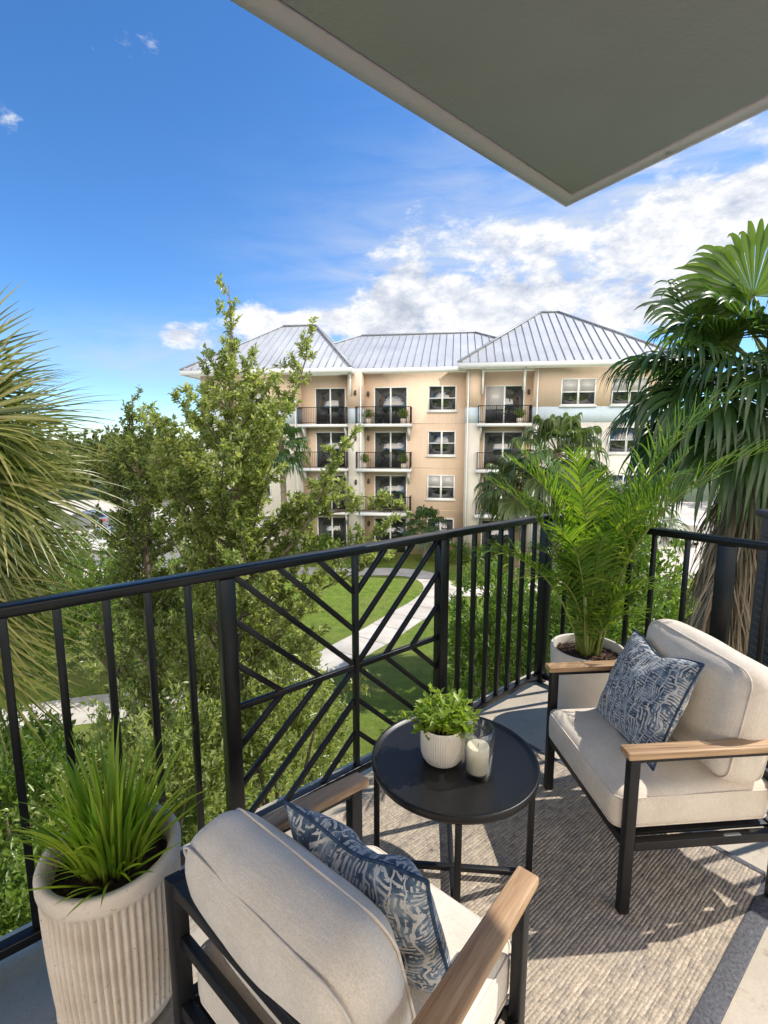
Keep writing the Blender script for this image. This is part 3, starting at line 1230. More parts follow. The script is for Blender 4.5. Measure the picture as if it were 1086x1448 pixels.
def strip(name, pts, w, z, mat, label):
    P = np.array(pts, float)
    # smooth the centre line
    for _ in range(3):
        Q = [P[0]]
        for a, b in zip(P[:-1], P[1:]):
            Q += [a * .75 + b * .25, a * .25 + b * .75]
        Q.append(P[-1])
        P = np.array(Q)
    T = unit(np.gradient(P, axis=0))
    Nn = np.stack([-T[:, 1], T[:, 0]], 1)
    L, Rr_ = P + Nn * w / 2, P - Nn * w / 2
    n = len(P)
    V = np.concatenate([np.c_[L, np.full(n, z)], np.c_[Rr_, np.full(n, z)]])
    i = np.arange(n - 1)
    mb = MB()
    mb.add(V, np.stack([i, i + n, i + n + 1, i + 1], -1))
    o = tag(mb.build(name, mat), label, None, None, 'structure')
    cs = np.concatenate([[0], np.cumsum(np.linalg.norm(np.diff(P, axis=0), axis=1))])
    mb = MB()
    for d in np.arange(.8, cs[-1], 1.5):
        p = np.array([np.interp(d, cs, P[:, 0]), np.interp(d, cs, P[:, 1])])
        q = np.array([np.interp(d + .01, cs, P[:, 0]), np.interp(d + .01, cs, P[:, 1])])
        tt = unit(q - p)
        nn = np.array([-tt[1], tt[0]])
        c = [p + nn * w / 2 + tt * .018, p - nn * w / 2 + tt * .018, p - nn * w / 2 - tt * .018, p + nn * w / 2 - tt * .018]
        mb.add([(x, y, z + .004) for x, y in c], [[0, 1, 2, 3]])
    mb.build('joint', M['joint'], o)
    return o


strip('path', [(-18, 29.8), (-8, 29.0), (-2.92, 28.5), (-.8, 28.5), (.9, 28.5), (2.2, 27.9), (2.9, 26.4), (2.9, 24.6), (2.1, 22.7), (.9, 20.9),
               (-.25, 18.9), (-1.25, 17.5), (-2.0, 16.3), (-3.2, 15.2), (-6, 13.6), (-8.6, 13.5), (-12, 12.0), (-18, 9)], 1.65, G + .012, M['concrete_path'],
      'curving pale concrete path across the lawn')
strip('path', [(2.95, 25.0), (4.1, 24.4), (6.4, 25.0), (9, 25.8), (16, 26)], 1.5, G + .016, M['concrete_path'], 'branch of the concrete path leading right')
sheet('parking_lot', [(-75, 26), (-13.5, 26), (-13.5, 64), (-75, 64)], G + .010, M['asphalt'], 'pale sunlit parking lot')
sheet('driveway', [(15.5, 27), (60, 27), (60, 62), (15.5, 62)], G + .010, M['asphalt'], 'pale sunlit driveway beyond the palms')

# ------------------------------------------------------- opposite building
PSI = R_(8)
BE = np.array([math.cos(PSI), -math.sin(PSI), 0])
BB = np.array([math.sin(PSI), math.cos(PSI), 0])
B0 = np.array([2.67, 33.0, 0.0])
bld = empty('apartment_building', (2.67, 33.0, G), -PSI, 'beige four storey apartment building with a silver metal hip roof beyond the lawn', 'building')
GZ = -G      # building local z of world 0


class LB_(MB):
    def bx(s, s0, s1, d0, d1, z0, z1, mat=0):
        s.box(((s0 + s1) / 2, (d0 + d1) / 2, (z0 + z1) / 2 + GZ), (s1 - s0, d1 - d0, z1 - z0), None, mat)


FL = [2.60, -.27, -3.14, -6.02]             # floor heights, top storey first
ZE = 5.95
DD = 12.0


def wall(s0, s1, d0, three, d1=None):
    d1 = DD if d1 is None else d1
    if three:
        for z0, z1, m in ((G - .2, 2.62, 'cream'), (2.62, 3.58, 'band'), (3.58, ZE, 'beige')):
            mb = LB_()
            mb.bx(s0, s1, d0, d1, z0, z1)
            mb.build('wall', M[m], bld)
    else:
        mb = LB_()
        mb.bx(s0, s1, d0, d1, G - .2, ZE)
        mb.build('wall', M['beige'], bld)


wall(-4.0, 2.6, 0, False)
wall(-4.95, -4.0, -.8, True, 3)
wall(-8.3, -4.95, .05, False)
wall(-15.0, -8.3, -.8, True)
wall(2.6, 3.5, -.8, True, 3)
wall(3.5, 6.75, .05, False)
wall(6.75, 14.6, -.8, True)
# thin control joints on the beige middle wall
for z in (2.62, -.25, -3.1):
    mb = LB_()
    mb.bx(-.80, 2.6, -.012, -.0, z - .02, z + .02)
    mb.build('wall_joint', M['beige'], bld)


def window(s0, s1, z0, z1, d, blind=False):
    mb = LB_()
    w = .07
    y0, y1 = d - .06, d + .02
    mb.bx(s0, s1, y0, y1, z1 - w, z1)
    mb.bx(s0, s1, y0, y1, z0, z0 + w)
    mb.bx(s0, s0 + w, y0, y1, z0 + w, z1 - w)
    mb.bx(s1 - w, s1, y0, y1, z0 + w, z1 - w)
    m = (s0 + s1) / 2
    mb.bx(m - .06, m + .06, y0 - .004, y1, z0 + w, z1 - w)
    zm = (z0 + z1) / 2
    mb.bx(s0 + w, m - .06, y0 + .004, y1, zm - .03, zm + .03)
    mb.bx(m + .06, s1 - w, y0 + .004, y1, zm - .03, zm + .03)
    f = mb.build('window', M['white'], bld)
    mb = LB_()
    mb.bx(s0 + .03, s1 - .03, d - .02, d + .01, z0 + .03, z1 - .03)
    mb.build('pane', M['glass_dark'], f)
    if blind:
        for a, b in ((s0 + w, m - .06), (m + .06, s1 - w)):
            mb = LB_()
            mb.bx(a, b, d - .03, d - .021, zm + .02, z1 - w)
            mb.build('blind', M['blind'], f)
    mb = LB_()
    mb.bx(s0 - .08, s1 + .08, d - .12, d - .001, z0 - .11, z0 - .002)
    mb.build('sill', M['white'], f)


for z in FL:
    window(.2, 2.0, z + .83, z + 2.42, 0, -5 < z < -2)
    window(8.28, 10.3, z + 1.05, z + 2.63, -.8, z > 1)
    window(11.2, 13.25, z + 1.05, z + 2.63, -.8, z > 1)
    window(-12.2, -10.3, z + .9, z + 2.5, -.8)


def door(s0, s1, z, d, blind=False):
    mb = LB_()
    w = .065
    z1 = z + 2.38
    y0, y1 = d - .05, d + .02
    mb.bx(s0, s1, y0, y1, z1 - w, z1)
    mb.bx(s0, s0 + w, y0, y1, z, z1 - w)
    mb.bx(s1 - w, s1, y0, y1, z, z1 - w)
    m = (s0 + s1) / 2
    mb.bx(m - .05, m + .05, y0 + .004, y1, z, z1 - w)
    f = mb.build('sliding_door', M['white'], bld)
    mb = LB_()
    mb.bx(s0 + .03, s1 - .03, d - .02, d + .01, z, z1 - .03)
    mb.build('pane', M['glass_dark'], f)
    if blind:
        mb = LB_()
        mb.bx(s0 + w, m - .05, d - .03, d - .021, z + .9, z1 - w)
        mb.build('blind', M['blind'], f)


def balcony(s0, s1, z, d1, star=False, junk=0):
    mb = LB_()
    mb.bx(s0, s1, d1, .04, z - .20, z - .02)
    sl = mb.build('balcony', M['white'], bld)
    mb = LB_()
    a, b, y = s0 + .06, s1 - .06, d1 + .06
    mb.bx(a, b, y - .02, y + .02, z + 1.03, z + 1.07)
    mb.bx(a, b, y - .015, y + .015, z + .06, z + .09)
    for x in (a, b):
        mb.bx(x - .02, x + .02, y, -.02, z + 1.03, z + 1.07)
        mb.bx(x - .015, x + .015, y, -.02, z + .06, z + .09)
        mb.bx(x - .025, x + .025, y - .025, y + .025, z - .02, z + 1.03)
        for yy in np.arange(y + .13, -.05, .13):
            mb.bx(x - .009, x + .009, yy - .009, yy + .009, z + .09, z + 1.03)
    n = int((b - a) / .115)
    m0, m1 = (a + b) / 2 - .5, (a + b) / 2 + .5
    for i in range(1, n):
        x = a + (b - a) * i / n
        if star and m0 < x < m1: continue
        mb.bx(x - .009, x + .009, y - .009, y + .009, z + .09, z + 1.03)
    if star:
        cx, cz = (m0 + m1) / 2, z + .56
        for x in (m0, m1, cx): mb.bx(x - .014, x + .014, y - .014, y + .014, z + .09, z + 1.03)
        mb.bx(m0, m1, y - .008, y + .008, cz - .012, cz + .012)
        for sx in (-1, 1):
            for sz in (-1, 1):
                for p, q in (((0, 0), (.5, .46)), ((.17, 0), (.5, .30)), ((.33, 0), (.5, .15)), ((0, .15), (.33, .46)), ((0, .30), (.17, .46))):
                    mb.bar((cx + sx * p[0], y, cz + sz * p[1] + GZ), (cx + sx * q[0], y, cz + sz * q[1] + GZ), .02, .02, (0, 1, 0))
    mb.build('railing', M['rail'], sl)
    # brackets
    for x in (s0 + .25, s1 - .22):
        mb = LB_()
        mb.add(np.array([(x - .06, -.01, z - .21 + GZ), (x - .06, d1 + .35, z - .21 + GZ), (x - .06, -.01, z - 1.1 + GZ),
                         (x + .06, -.01, z - .21 + GZ), (x + .06, d1 + .35, z - .21 + GZ), (x + .06, -.01, z - 1.1 + GZ)]),
               np.array([[0, 2, 1], [3, 4, 5]]))
        k = mb.n - 6
        mb.F.append((np.array([[0, 1, 4, 3], [1, 2, 5, 4], [2, 0, 3, 5]]) + k, 0))
        mb.build('bracket', M['white'], sl)
    return sl


def lamp(s_, z, d):
    mb = LB_()
    mb.bx(s_ - .07, s_ + .07, d - .03, d + .01, z - .02, z + .22)
    mb.lathe([(.05, -.06), (.085, .0), (.09, .16), (.05, .22), (.01, .25)], 10, (s_, d - .12, z + GZ - .05))
    mb.build('wall_lamp', M['lampbronze'], bld)


for k, z in enumerate(FL):
    door(-3.35, -1.15, z, 0)
    door(-7.35, -5.25, z, .05, k == 2)
    door(3.78, 6.25, z, .05, k == 0)
    lamp(-3.75, z + 1.9, 0)
    lamp(-4.45, z + 1.9, -.8)
    lamp(6.5, z + 1.9, .05)
    if k < 3:
        balcony(-4.4, -.8, z, -1.3, True)
        balcony(-8.28, -4.97, z, -1.15)
        balcony(3.3, 6.6, z, -1.3, k == 0)

# rain pipes
for s_, d in ((-4.1, -.86), (2.72, -.86), (6.9, -.86), (14.4, -.86), (-8.45, -.86)):
    mb = LB_()
    mb.tube([(s_, d, .1), (s_, d, ZE + GZ - .15)], .045, 8)
    for z in (1.5, 4.4, 7.2, 10):
        mb.bx(s_ - .07, s_ + .07, d + .02, d + .06, z - GZ, z - GZ + .05)
    mb.build('rain_pipe', M['white'], bld)

# brackets under the eaves
for s_ in (-4.75, 3.6, 6.1):
    mb = LB_()
    mb.bar((s_, -.2, 4.7 + GZ), (s_, -1.3, 5.9 + GZ), .12, .12, (1, 0, 0))
    mb.bx(s_ - .06, s_ + .06, -.95, -.80, 4.4, 5.9)
    mb.build('eave_bracket', M['white'], bld)


# roof: flat soffit + fascia, then sloping metal faces with seams
def hip(s0, s1, d0, d1, ze, zr, r0, r1, name='roof', seams=True, pitch=.50):
    """hip roof: eave rectangle s0..s1, d0..d1 ; ridge r0..r1 in the middle"""
    dm = (d0 + d1) / 2
    e = [np.array([s0, d0, ze + GZ]), np.array([s1, d0, ze + GZ]), np.array([s1, d1, ze + GZ]), np.array([s0, d1, ze + GZ])]
    a, b = np.array([r0, dm, zr + GZ]), np.array([r1, dm, zr + GZ])
    mb = MB()
    mb.add([*e, a, b], np.array([[0, 1, 5, 4], [2, 3, 4, 5]]))
    mb.F.append((np.array([[1, 2, 5], [3, 0, 4]]), 0))
    rf = mb.build(name, M['roof'], bld)
    mb = MB()
    nf = unit(np.cross(e[1] - e[0], a - e[0]))
    for x in np.arange(s0 + pitch / 2, s1, pitch):
        if x < r0: q = e[0] + (a - e[0]) * (x - s0) / (r0 - s0)
        elif x > r1: q = e[1] + (b - e[1]) * (s1 - x) / (s1 - r1)
        else: q = np.array([x, dm, zr + GZ])
        p = np.array([x, d0, ze + GZ])
        if np.linalg.norm(q - p) < .3: continue
        mb.bar(p + nf * .025, q + nf * .025, .028, .06, nf)
    for x0, x1, c0, c1, aa in ((s1, s1, e[1], e[2], b), (s0, s0, e[0], e[3], a)):
        dn = c1 - c0
        ns = unit(np.cross(dn, aa - c0))
        if ns[2] < 0: ns = -ns
        for y in np.arange(d0 + pitch / 2, d1, pitch):
            f = (y - d0) / (d1 - d0)
            p = c0 + dn * f
            g = 2 * f if f < .5 else 2 * (1 - f)
            q = p + (aa - (c0 + c1) / 2) * g
            q = np.array([p[0] + (aa[0] - p[0]) * g, y, ze + GZ + (zr - ze) * g])
            if np.linalg.norm(q - p) < .3: continue
            mb.bar(p + ns * .025, q + ns * .025, .028, .06, ns)
    for p, q in ((e[0], a), (e[1], b), (e[2], b), (e[3], a), (a, b)):
        if np.linalg.norm(q - p) > .05: mb.bar(p + ZU * .06, q + ZU * .06, .14, .09)
    mb.build('seam', M['seam'], rf)
    mb = LB_()
    t = .16
    mb.bx(s0, s1, d0, d0 + t, ze - .30, ze - .01)
    mb.bx(s0, s0 + t, d0 + t, d1, ze - .30, ze - .01)
    mb.bx(s1 - t, s1, d0 + t, d1, ze - .30, ze - .01)
    mb.bx(s0 + t, s1 - t, d0 + t, d1, ze - .26, ze - .20)
    mb.build('fascia', M['white'], rf)


hip(-12.0, 10.0, -.75, 13.0, 6.10, 9.45, -5.3, 3.3)
hip(-15.9, -4.5, -1.75, 11.0, 6.04, 10.0, -11.0, -8.5)
hip(2.05, 15.0, -1.8, 12.2, 6.16, 10.5, 7.8, 9.0)


# =============================================================== vegetation
def veg(name, loc, label, cat, group=None):
    return empty(name, loc, 0, label, cat, group)


def make_tree(root, H, r0, lean, prof, n_prim, seed, leafL, mat, dens=1.0, t0=.12, up=(.5, 1.0), leaders=(), trunk_mat='bark', lw=.40, twigs=8.0):
    rs = np.random.default_rng(seed)
    wood, lf = MB(), MB()
    P, D, NN = [], [], []
    k = 14
    t = np.linspace(0, 1, k)
    wob = np.cumsum(rs.normal(size=(k, 2)) * .035, 0)
    C = np.stack([lean[0] * t + wob[:, 0] * H * .10, lean[1] * t + wob[:, 1] * H * .10, H * t], -1)
    wood.tube(C, r0 * (1 - t) ** .8 + .006, 9)

    def leaf_along(pts, step):
        pts = np.array(pts)
        seg = np.linalg.norm(np.diff(pts, axis=0), axis=1)
        n = max(2, int(seg.sum() / step))
        cs = np.concatenate([[0], np.cumsum(seg)]) / max(seg.sum(), 1e-6)
        for f in rs.uniform(.05, 1.02, n):
            i = min(np.searchsorted(cs, f) - 1, len(seg) - 1)
            i = max(i, 0)
            g = (f - cs[i]) / max(cs[i + 1] - cs[i], 1e-6)
            p = pts[i] + (pts[i + 1] - pts[i]) * g
            d = unit(pts[i + 1] - pts[i])
            P.append(p + rs.normal(size=3) * .008)
            D.append(d * .5 + unit(rs.normal(size=3)) * .95 + ZU * .15)
            NN.append(ZU * .7 + rs.normal(size=3) * .6)

    def twig(p, d, L, lvl):
        n = 5
        pts = [np.array(p)]
        dd = unit(d)
        for i in range(n - 1):
            dd = unit(dd + rs.normal(size=3) * .16 + ZU * .10)
            pts.append(pts[-1] + dd * L / (n - 1))
        wood.tube(pts, np.linspace(.004 + .007 * L, .002, n), 4, False)
        leaf_along(pts, .021 / dens)
        if lvl > 0:
            for f in rs.uniform(.2, .95, max(2, int(L * 7))):
                i = min(int(f * (n - 1)), n - 2)
                q = pts[i] + (pts[i + 1] - pts[i]) * (f * (n - 1) - i)
                nd = unit(unit(pts[i + 1] - pts[i]) * .8 + unit(rs.normal(size=3)) * .85 + ZU * .2)
                twig(q, nd, L * rs.uniform(.3, .55), lvl - 1)

    def limb(p, d, L, r, bend=.12):
        n = 8
        pts = [np.array(p)]
        dd = unit(d)
        for i in range(n - 1):
            dd = unit(dd + rs.normal(size=3) * .11 + ZU * bend)
            pts.append(pts[-1] + dd * L / (n - 1))
        wood.tube(pts, np.linspace(r, .006, n), 6, False)
        m = max(3, int(L * twigs))
        for f in np.linspace(.16, 1.0, m):
            f = min(1.0, max(.1, f + rs.normal() * .03))
            i = min(int(f * (n - 1)), n - 2)
            q = pts[i] + (pts[i + 1] - pts[i]) * (f * (n - 1) - i)
            dd = unit(pts[i + 1] - pts[i])
            nd = unit(dd * .75 + unit(rs.normal(size=3) * np.array([1, 1, .6])) * .9 + ZU * .28)
            twig(q, nd, rs.uniform(.25, .62) * (1.15 - .5 * f) * min(1, L / 1.2 + .3), 1)

    for i in range(n_prim):
        tt = t0 + (1 - t0) * (i + rs.uniform(0, .8)) / n_prim
        tt = min(tt, .985)
        L = prof(tt) * rs.uniform(.7, 1.15)
        if L < .15: continue
        az = i * 2.39996 + rs.normal() * .35
        f = tt * (k - 1)
        j = min(int(f), k - 2)
        p = C[j] + (C[j + 1] - C[j]) * (f - j)
        e = rs.uniform(*up)
        limb(p, (math.cos(az) * math.cos(e), math.sin(az) * math.cos(e), math.sin(e)), L, r0 * .38 * (1 - tt) + .008)
    for (tt, d, L) in leaders:
        f = tt * (k - 1)
        j = min(int(f), k - 2)
        p = C[j] + (C[j + 1] - C[j]) * (f - j)
        limb(p, d, L, r0 * .4, .06)
    twig(C[-2], ZU, .5, 1)
    for j in range(7):
        twig(C[-4] + (C[-1] - C[-4]) * j / 6.5, unit(rs.normal(size=3) * .5 + ZU * .8), .32, 1)
    P, D, NN = np.array(P), np.array(D), np.array(NN)
    n = len(P)
    L = leafL * rs.uniform(.65, 1.25, n)
    lf.leaves(P, D, unit(NN), L, L * lw * rs.uniform(.8, 1.25, n), .22, .12)
    wood.build('trunk', M[trunk_mat], root, smooth=True)
    lf.build('crown', M[mat], root)
    return n


NL = 0
t = veg('tree', (-2.85, 9.4, G), 'tall slender small leaved tree with pointed leading shoots in front of the opposite building', 'tree', 'small leaved trees beyond the railing')
NL += make_tree(t, 10.45, .115, (.15, .1), lambda q: (2.6 * math.sin(PI * min(1, (q - .02) * 1.12) ** .8) ** .8 + .12) * (1 if q < .72 else .62), 66, 41, .105, 'oak', 1.75, .04, (.20, .95),
                leaders=((.62, (.34, .05, .75), 3.5), (.60, (.30, .15, .75), 3.2), (.50, (.42, -.1, .7), 3.0), (.50, (.8, .0, .45), 2.6), (.54, (.95, -.05, .38), 3.4), (.46, (.75, .0, .40), 3.7), (.40, (.95, .1, .30), 3.8), (.36, (.9, -.1, .40), 3.6), (.58, (-.6, 0, .6), 2.4), (.30, (.6, -.4, .5), 2.7),
                         (.15, (.9, -.2, .3), 2.6), (.12, (-.9, -.2, .3), 2.6), (.2, (-.8, -.4, .35), 2.5), (.1, (.5, -.8, .3), 2.3)))
t = veg('tree', (-5.0, 10.4, G), 'shorter dark small leaved tree with a twin tip standing left of the tall slender one', 'tree', 'small leaved trees beyond the railing')
NL += make_tree(t, 8.6, .10, (-.1, .2), lambda q: 1.75 * math.sin(PI * min(1, (q + .05)) ** .9) + .12, 48, 43, .10, 'oak_dark', 1.4, .06, (.3, 1.0),
                leaders=((.6, (-.35, 0, .8), 2.4), (.5, (-.5, .2, .7), 2.3), (.62, (.1, 0, .9), 2.6), (.2, (-.8, 0, .35), 2.2), (.15, (-.5, -.7, .3), 2.2)))


# leafy mounds: many clumps of leaves on short stems
def make_bush(root, rx_, ry_, h, n, leafL, mat, seed, lw=.38, base=.1, stems=10, up=.35, clump=26, flat=.6):
    rs = np.random.default_rng(seed)
    wood, lf = MB(), MB()
    m = max(1, n // clump)
    a = rs.uniform(0, 2 * PI, m)
    ph = np.arccos(rs.uniform(-.25, 1, m))
    rad = rs.uniform(.45, 1.0, m) ** .5
    lump = 1 + .22 * np.sin(a * 3 + seed) * np.sin(ph * 4 + seed * 2) + .13 * np.sin(a * 7 + 1.3 * seed)
    rad = rad * lump
    C = np.stack([rx_ * rad * np.sin(ph) * np.cos(a), ry_ * rad * np.sin(ph) * np.sin(a), h * (base + (1 - base) * (.30 + .70 * rad * np.cos(ph)))], -1)
    out = unit(np.stack([np.sin(ph) * np.cos(a), np.sin(ph) * np.sin(a), np.cos(ph) + up], -1))
    q = rs.normal(size=(m, clump, 3)) * .35
    D = unit(out[:, None] + q * 2.0)
    s = rs.uniform(0, 1, (m, clump, 1))
    tw = .10 * min(1.0, max(rx_, h) / 1.2)
    P = C[:, None] + out[:, None] * (s - .5) * 3.2 * tw + rs.normal(size=(m, clump, 3)) * tw * .55
    nn = unit(ZU * flat + rs.normal(size=(m, clump, 3)) * .6 + out[:, None] * .3)
    L = leafL * rs.uniform(.6, 1.3, m * clump)
    lf.leaves(P.reshape(-1, 3), D.reshape(-1, 3), nn.reshape(-1, 3), L, L * lw * rs.uniform(.8, 1.2, m * clump), .2, .14)
    for i in range(stems):
        j = rs.integers(m)
        e = C[j]
        b = np.array([e[0] * .12, e[1] * .12, 0])
        pts = [b + (e - b) * f + np.array([0, 0, .12 * h * math.sin(PI * f)]) * .5 for f in np.linspace(0, 1, 6)]
        wood.tube(pts, np.linspace(.012 + .012 * h, .004, 6), 5, False)
    wood.build('trunk', M['bark'], root, smooth=True)
    lf.build('crown', M[mat], root)
    return n


def bush(name, x, y, rx_, ry_, h, n, leafL, mat, seed, label, cat='shrub', group=None, **kw):
    global NL
    r = veg(name, (x, y, G), label, cat, group)
    NL += make_bush(r, rx_, ry_, h, n, leafL, mat, seed, **kw)
    return r


# below the balcony
GB = 'shrubs below the balcony'
bush('shrub', -5.7, 6.9, 1.7, 1.4, 3.0, 12000, .125, 'shrub', 51, 'broad green shrub below the ribbed planter', group=GB)
bush('shrub', -3.6, 7.0, 1.5, 1.2, 3.7, 13000, .12, 'oak', 52, 'olive green shrub below the plain balusters left of the star panel', group=GB)
bush('shrub', -1.9, 8.3, 1.35, 1.1, 3.7, 12000, .115, 'oak', 53, 'olive green shrub at the foot of the tall slender tree, behind the star panel', group=GB)
bush('shrub', -8.0, 8.9, 1.8, 1.3, 2.4, 9000, .125, 'shrub', 54, 'green shrub at the far left beside the pale path', group=GB)
bush('shrub', -4.3, 5.0, 1.8, 1.2, 2.7, 11000, .115, 'shrub', 55, 'low dark shrub nearest the building wall, behind the grass planter', group=GB)
bush('shrub', 2.6, 10.6, 1.25, 1.1, 5.0, 9000, .17, 'shrub_light', 56, 'light green broad leaved shrub behind the closely spaced balusters', group=GB, lw=.3)
bush('shrub', 4.05, 9.6, 1.35, 1.1, 5.3, 11000, .16, 'shrub_light', 57, 'light green shrub behind the cream planter of the tall palm', group=GB, lw=.3)
bush('shrub', 5.6, 10.2, 1.5, 1.2, 5.6, 12000, .15, 'shrub', 58, 'darker green shrub beside the palm trunk with the dead skirt', group=GB)
bush('shrub', 3.5, 13.0, 1.5, 1.3, 3.4, 8000, .16, 'shrub', 59, 'dark round shrub on the lawn behind the light green ones', group=GB)
bush('shrub', -8.8, 15.6, 2.3, 1.4, 4.3, 11000, .15, 'shrub', 60, 'wide green shrub behind the pale path at the left', group=GB)
bush('shrub', -5.6, 15.4, 2.2, 1.4, 4.7, 11000, .14, 'oak', 61, 'tall olive shrub behind the pale path, seen between the two slender trees', group=GB)
bush('shrub', -3.2, 12.6, 1.3, 1.1, 3.9, 8000, .13, 'oak', 63, 'airy olive shrub right behind the trunk of the tall slender tree', group=GB)
bush('shrub', -12.4, 14.6, 2.2, 1.4, 4.2, 10000, .15, 'shrub', 64, 'green shrub beyond the pale path, behind the lowest tips of the left palm', group=GB)
bush('shrub', -12.5, 18.0, 2.6, 1.8, 4.2, 8000, .18, 'shrub', 62, 'large green shrub behind the drooping left palm leaves', group=GB)
# along the opposite building
GH = 'foundation shrubs along the opposite building'
for i, (s_, dd, r, h) in enumerate([(-6.3, -2.6, 1.2, 1.5), (-3.0, -2.6, 1.1, 1.1), (1.9, -2.2, 1.1, 1.4), (4.6, -2.6, 1.3, 1.3), (8.0, -2.6, 1.4, 2.2), (11.5, -2.8, 1.6, 2.6)]):
    p = B0 + BE * s_ + BB * dd
    lab = ['rounded shrub below the far left balconies of the opposite building', 'low shrub under the patterned balconies of the opposite building',
           'shrub under the column of small white windows', 'shrub under the right hand balcony stack of the opposite building',
           'tall shrub at the cream corner of the opposite building', 'tallest foundation shrub at the right end of the opposite building'][i]
    bush('shrub', p[0], p[1], r, .8, h, 2600, .16, 'shrub', 70 + i, lab, group=GH, stems=4)

# distant trees behind the parking lot
GD = 'trees beyond the parking lot'
far = [(-52, 84, 8, 9.2, 'far_leaf', 'big olive tree farthest left beyond the parking lot'),
       (-40, 80, 7, 9.6, 'far_leaf', 'round olive tree beyond the parking lot, between the left palm and the dark tree'),
       (-36, 69, 5, 7.0, 'far_leaf_yellow', 'yellowish tree in front of the olive trees at the parking lot'),
       (-29, 73, 6, 8.5, 'far_leaf', 'olive tree right behind the shorter dark tree'),
       (-44, 66, 4.5, 6.2, 'far_leaf_yellow', 'small yellow green tree next to the left palm leaves'),
       (-20, 76, 6.5, 8.3, 'far_leaf', 'olive tree seen through the gap left of the tall slender tree'),
       (-12, 70, 6, 8.0, 'far_leaf', 'olive tree showing beside the left end of the opposite building'),
       (-24, 62, 4.5, 5.6, 'far_leaf_yellow', 'low yellow green tree at the back edge of the parking lot')]
for i, (x, y, r, h, mt, lab) in enumerate(far):
    bush('tree', x, y, r, r * .9, h, 4200, .62, mt, 90 + i, lab, 'tree', GD, stems=6, lw=.6, clump=14)
GR = 'trees beyond the driveway'
for i, (x, y, r, h, mt, lab) in enumerate([(34, 66, 7, 8.8, 'far_leaf', 'olive tree behind the right hand palm leaves'), (46, 58, 7, 9.5, 'far_leaf', 'large olive tree at the right edge behind the palm'),
                                           (24, 58, 5, 7.2, 'far_leaf_yellow', 'yellow green tree past the right end of the opposite building')]):
    bush('tree', x, y, r, r * .9, h, 4000, .62, mt, 110 + i, lab, 'tree', GR, stems=6, lw=.6, clump=14)
# far wood on the horizon
rs = np.random.default_rng(3)
mb = MB()
m = 30000
az = rs.uniform(-PI, PI, m)
dd = rs.uniform(170, 420, m)
hh = 7.2 + 2.2 * np.sin(az * 37) + 1.8 * np.sin(az * 91 + 1) + 1.2 * np.sin(az * 200)
P = np.stack([dd * np.sin(az), dd * np.cos(az), G + rs.uniform(.05, 1, m) ** .6 * hh], -1)
Lr = rs.uniform(1.6, 3.6, m)
mb.leaves(P, rs.normal(size=(m, 3)), unit(rs.normal(size=(m, 3))), Lr, Lr * .75, .2, .1)
m2 = 14000  # unseen tree belt added behind the camera to darken the window reflections
px_ = rs.uniform(-90, 90, m2)
P = np.stack([px_, rs.uniform(-62, -44, m2), G + rs.uniform(0, 1, m2) ** .7 * (9.2 + 1.6 * np.sin(px_ * .25) + 1.1 * np.sin(px_ * .7))], -1)
Lr = rs.uniform(1.0, 2.2, m2)
mb.leaves(P, rs.normal(size=(m2, 3)), unit(rs.normal(size=(m2, 3))), Lr, Lr * .75, .2, .1)
tag(mb.build('far_wood', M['far_leaf']), 'low distant wood along the horizon, with an unseen tree belt added behind the camera', None, None, 'stuff')


# ------------------------------------------------------------------- palms
def fan_frond(parent, hub, dirv, Lp, R, n, spread, droop, mat, seed, flat_up=None, vfold=.35, wind=(0, 0, 0), tipdroop=None, jag=.16, name='frond', united=.50, wide=1.75):
    """petiole from hub along dirv, then a fan of pleated leaflets"""
    rs = np.random.default_rng(seed)
    d = unit(dirv)
    k = 9
    t = np.linspace(0, 1, k)
    C = np.array(hub) + d * (t * Lp)[:, None] - ZU * (.16 * Lp * t ** 2)[:, None]
    mb = MB()
    mb.tube(C, np.linspace(.024, .012, k) * (Lp / 1.0) ** .3, 6, mat=1)
    x = unit(C[-1] - C[-2])
    upv = ZU if flat_up is None else np.array(flat_up, float)
    y = unit(np.cross(upv, x))
    z = np.cross(x, y)
    kk = 12
    q = np.linspace(0, 1, kk)
    th = np.linspace(-spread / 2, spread / 2, n) + rs.normal(size=n) * .012
    rad = R * (.70 + .30 * np.cos(th * .8)) * (1 + rs.normal(size=n) * jag * .35)
    dirs = np.cos(th)[:, None] * x + np.sin(th)[:, None] * y + (np.abs(np.sin(th)) * vfold + .02 * (-1.0) ** np.arange(n))[:, None] * z
    dirs = unit(dirs)
    dro = droop * (.65 + .7 * rs.uniform(size=n))
    tp = (tipdroop if tipdroop is not None else droop) * (.5 + rs.uniform(size=n))
    fall = (dro[:, None] * q ** 2.0 + tp[:, None] * np.clip((q - .5) / .5, 0, 1) ** 2.0)
    P = C[-1] + dirs[:, None] * (rad[:, None] * q)[..., None] - ZU * (rad[:, None] * fall)[..., None]
    # shorten the hanging parts so leaflet length stays about right
    P = P - dirs[:, None] * (rad[:, None] * .45 * np.clip(fall, 0, 1) * q)[..., None]
    P = P + np.array(wind) * (rad[:, None] * q ** 2)[..., None]
    dth = spread / (n - 1)
    w_un = 2.15 * np.sin(dth / 2) * rad[:, None] * q
    wm = wide * dth * R * united
    W = np.where(q[None] < united, w_un, wm * np.clip((1 - q[None]) / (1 - united), 0, 1) ** .8)
    W = np.maximum(W, .003)
    T = unit(np.gradient(P, axis=1))
    zz = np.broadcast_to(z, P.shape)
    S = unit(np.cross(T, zz))
    Nn = np.cross(S, T)
    mb.ribbons(P, W, S, Nn, .38, 0)
    return mb.build(name, [M[mat], M['petiole']], parent, smooth=True)


